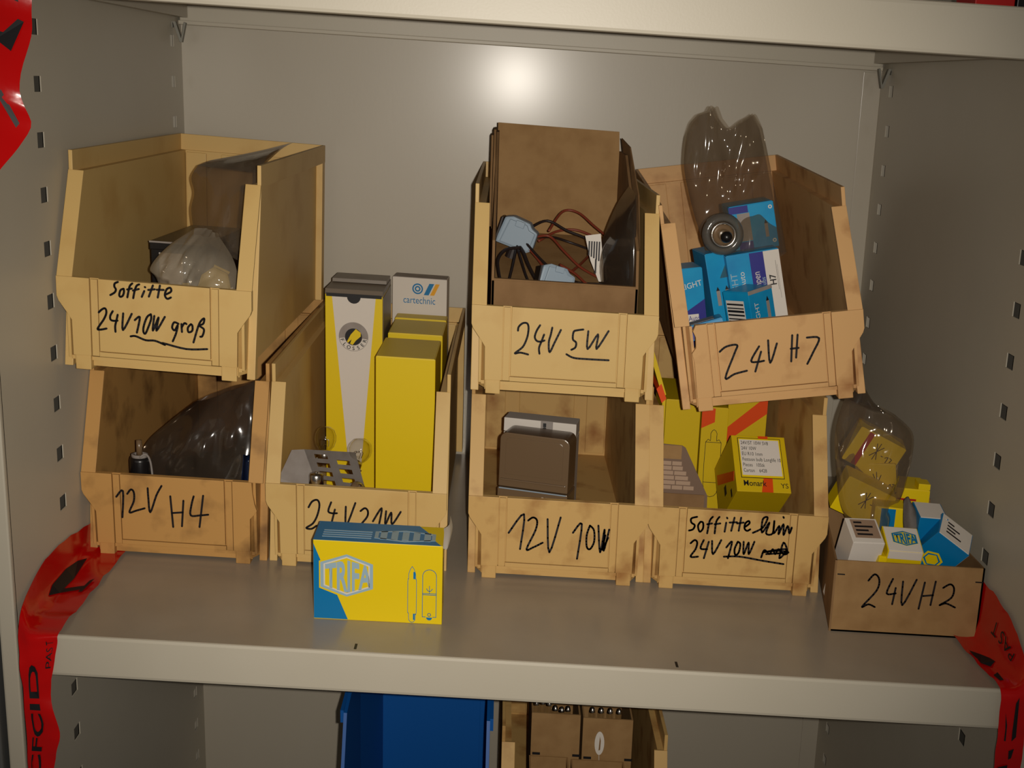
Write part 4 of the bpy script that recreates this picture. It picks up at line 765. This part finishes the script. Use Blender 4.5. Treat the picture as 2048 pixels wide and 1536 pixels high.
t, S = tape('red printed barrier tape hanging at the upper left front edge of the cabinet', [
    [(-.560, -.030, .660), (-.500, -.026, .660), (-.4440, -.020, .655)], [(-.560, -.030, .620), (-.500, -.036, .615), (-.4450, -.020, .605)], [(-.560, -.030, .580), (-.500, -.022, .575), (-.4480, -.020, .572)],
    [(-.560, -.030, .545), (-.510, -.034, .540), (-.4600, -.022, .525)], [(-.560, -.030, .510), (-.510, -.026, .505), (-.4530, -.020, .494)], [(-.560, -.028, .470), (-.520, -.030, .466), (-.4790, -.024, .458)], [(-.560, -.028, .430), (-.530, -.028, .430), (-.5000, -.026, .432)]],
    marks=[[[(.56, .315), (.78, .335), (.86, .27), (.92, .28), (.84, .39), (.70, .36), (.56, .34)], [(.70, .16), (.84, .14), (.88, .20), (.78, .19)]], [[(.78, .55), (.82, .52), (.90, .66), (.88, .68)]]])
words(t, S, 'RE', .62, .80, .10, -.10)

# ------------------------------------------------------------------ things on the shelf below and above
make_bin('lowest yellow bin, under the bin of small brown trays', (.0835, .205, -.6620), ivory2)
make_bin('yellow bin below the shelf board, holding small brown trays', (.0835, .205, -.4430), ivory2)
def tray(label, x0, x1, y0, y1, z0, z1):
    t = thing('card_tray', label, 'card tray', ((x0+x1)/2, y0, z0), group='brown trays in the lower bin'); w, d, h = (x1-x0)/2, y1-y0, z1-z0
    obj('front_wall', B((-w, w, 0, .002, 0, h)), kraft, t); obj('back_wall', B((-w, w, d-.002, d, 0, h)), kraft, t); obj('base', B((-w, w, .002, d-.002, 0, .002)), kraft, t)
    for s in (-1, 1): obj('side_wall', B((min(s*w, s*(w-.002)), max(s*w, s*(w-.002)), .002, d-.002, 0, h)), kraft, t)
    obj('flap_edge', B((-w, w, -.0007, 0, h*.36, h*.365)), kraftd, t)
    for s in (-.93, .72): obj('staple', B((w*s, w*s+.010, -.0008, .0004, h*.72, h*.735)), blackc, t)
    return t
tray('brown card tray, left of the pair in the lower yellow bin', .0180, .0805, .300, .420, -.4288, -.2190)
tray('brown card tray with white tag, right of the pair in the lower yellow bin', .0840, .1480, .300, .420, -.4288, -.2220)
tray('low brown card tray at the front left of the lower yellow bin', .0160, .0660, .232, .296, -.4288, -.2770)
tray('low brown card tray at the front right of the lower yellow bin', .0700, .1380, .232, .296, -.4288, -.2790)
ORD = ('first', 'second', 'third', 'fourth', 'fifth', 'sixth')
for k in range(6):
    t = thing('festoon_lamp', ORD[k] + ' from the left of the shiny festoon lamps in the left brown tray', 'bulb', (.0240+k*.0082, .3075+(k % 2)*.003, -.2290+(.010 if k < 3 else .002)), (-14, 0, 0), 'festoon lamps in the left tray')
    obj('glass_tube', lathe([(.003, -.014), (.0036, -.010), (.0036, .006), (.003, .009)], 12), glass, t, True); obj('cap', lathe([(0, .014), (.0022, .0125), (.0034, .008), (.003, .0065)], 12), steel, t, True); obj('cap', lathe([(0, -.019), (.0022, -.0175), (.0034, -.013), (.003, -.011)], 12), steel, t, True)
for k in range(4):
    t = thing('festoon_lamp', ORD[k] + ' from the left of the festoon lamps in the right brown tray', 'bulb', (.0960+k*.0115, .306, -.2250), (-10, 0, 0), 'festoon lamps in the right tray')
    obj('glass_tube', lathe([(.003, -.010), (.0038, -.006), (.0038, .007), (.003, .010)], 12), glass, t, True); obj('cap', lathe([(0, .015), (.0022, .0135), (.0034, .009), (.003, .0075)], 12), steel, t, True)
t = thing('paper_tag', 'white oval paper tag on the right brown tray', 'tag', (.1060, .2992, -.2560), (0, 0, 0))
obj('oval', P([(.0062*math.cos(a*math.pi/12), .0165*math.sin(a*math.pi/12)) for a in range(24)], -.0012, -.0002), whitec, t); obj('slit', P([(-.0008, -.010), (.0012, -.009), (.0016, .004), (.0002, .010)], -.0016, -.0010), kraftd, t)
obj('string', tube([(0, -.0008, -.0165), (.0004, -.0008, -.024)], .0004, 5), whitec, t)
t = thing('blue_bin', 'large blue plastic bin below the shelf board', 'storage bin', (-.1240, .155, -.6620))
obj('back_wall', B((-.066, .074, .330, .334, .002, .492), bevel=.0005), blueb, t); obj('floor', B((-.083, .083, .004, .334, 0, .004)), blueb, t)
side = [(0, 0), (.334, 0), (.334, .492), (.060, .475), (0, .35)]
obj('side_wall', P(side, -.087, -.083, 'x'), blueb, t); obj('side_wall', P(side, .085, .089, 'x'), blueb, t)
obj('corner_panel', hull(*[(x, y, z) for x, y in ((-.083, .20), (-.066, .330), (-.070, .333), (-.083, .205)) for z in (.002, .480)]), blueb, t)
obj('front_wall', B((-.083, .083, 0, .004, 0, .30), bevel=.0005), blueb, t)
obj('rim', B((-.091, -.087, .060, .336, .462, .478), (.089, .093, .060, .336, .462, .478), (-.091, .093, .334, .339, .470, .492)), blueb, t); obj('inner_rib', B((.074, .085, .322, .333, .004, .490)), blueb, t)
t = thing('red_packet', 'red packet on the topmost shelf at the right corner', 'carton', (.4020, .03, .6530)); obj('body', B((-.018, .018, 0, .05, 0, .05), bevel=.001), redb, t); obj('lid_band', B((-.0184, .0184, -.0004, .0504, .040, .046)), blackc, t)
t = thing('black_packet', 'black packet beside the red one on the topmost shelf', 'carton', (.4440, .03, .6530)); obj('body', B((-.022, .022, 0, .05, 0, .04), bevel=.001), darkp, t); obj('lid_band', B((-.0224, .0224, -.0004, .0504, .030, .036)), blackc, t)

# ------------------------------------------------------------------ the old cabinet leans: 2 degrees to the left with height, and its load with it
LEAN = -.0353
bpy.context.view_layer.update()
meshes = [(o, [o.matrix_world @ v.co for v in o.data.vertices]) for o in COL.objects if o.type == 'MESH']
for o in COL.objects:
    if o.parent is None and o.type in ('MESH', 'EMPTY'): o.matrix_world = Matrix.Translation((LEAN*o.matrix_world.translation.z, 0, 0)) @ o.matrix_world
bpy.context.view_layer.update()
for o, pts in meshes:
    mi = o.matrix_world.inverted()
    for v, p in zip(o.data.vertices, pts): v.co = mi @ Vector((p.x+LEAN*p.z, p.y, p.z))
    o.data.update()
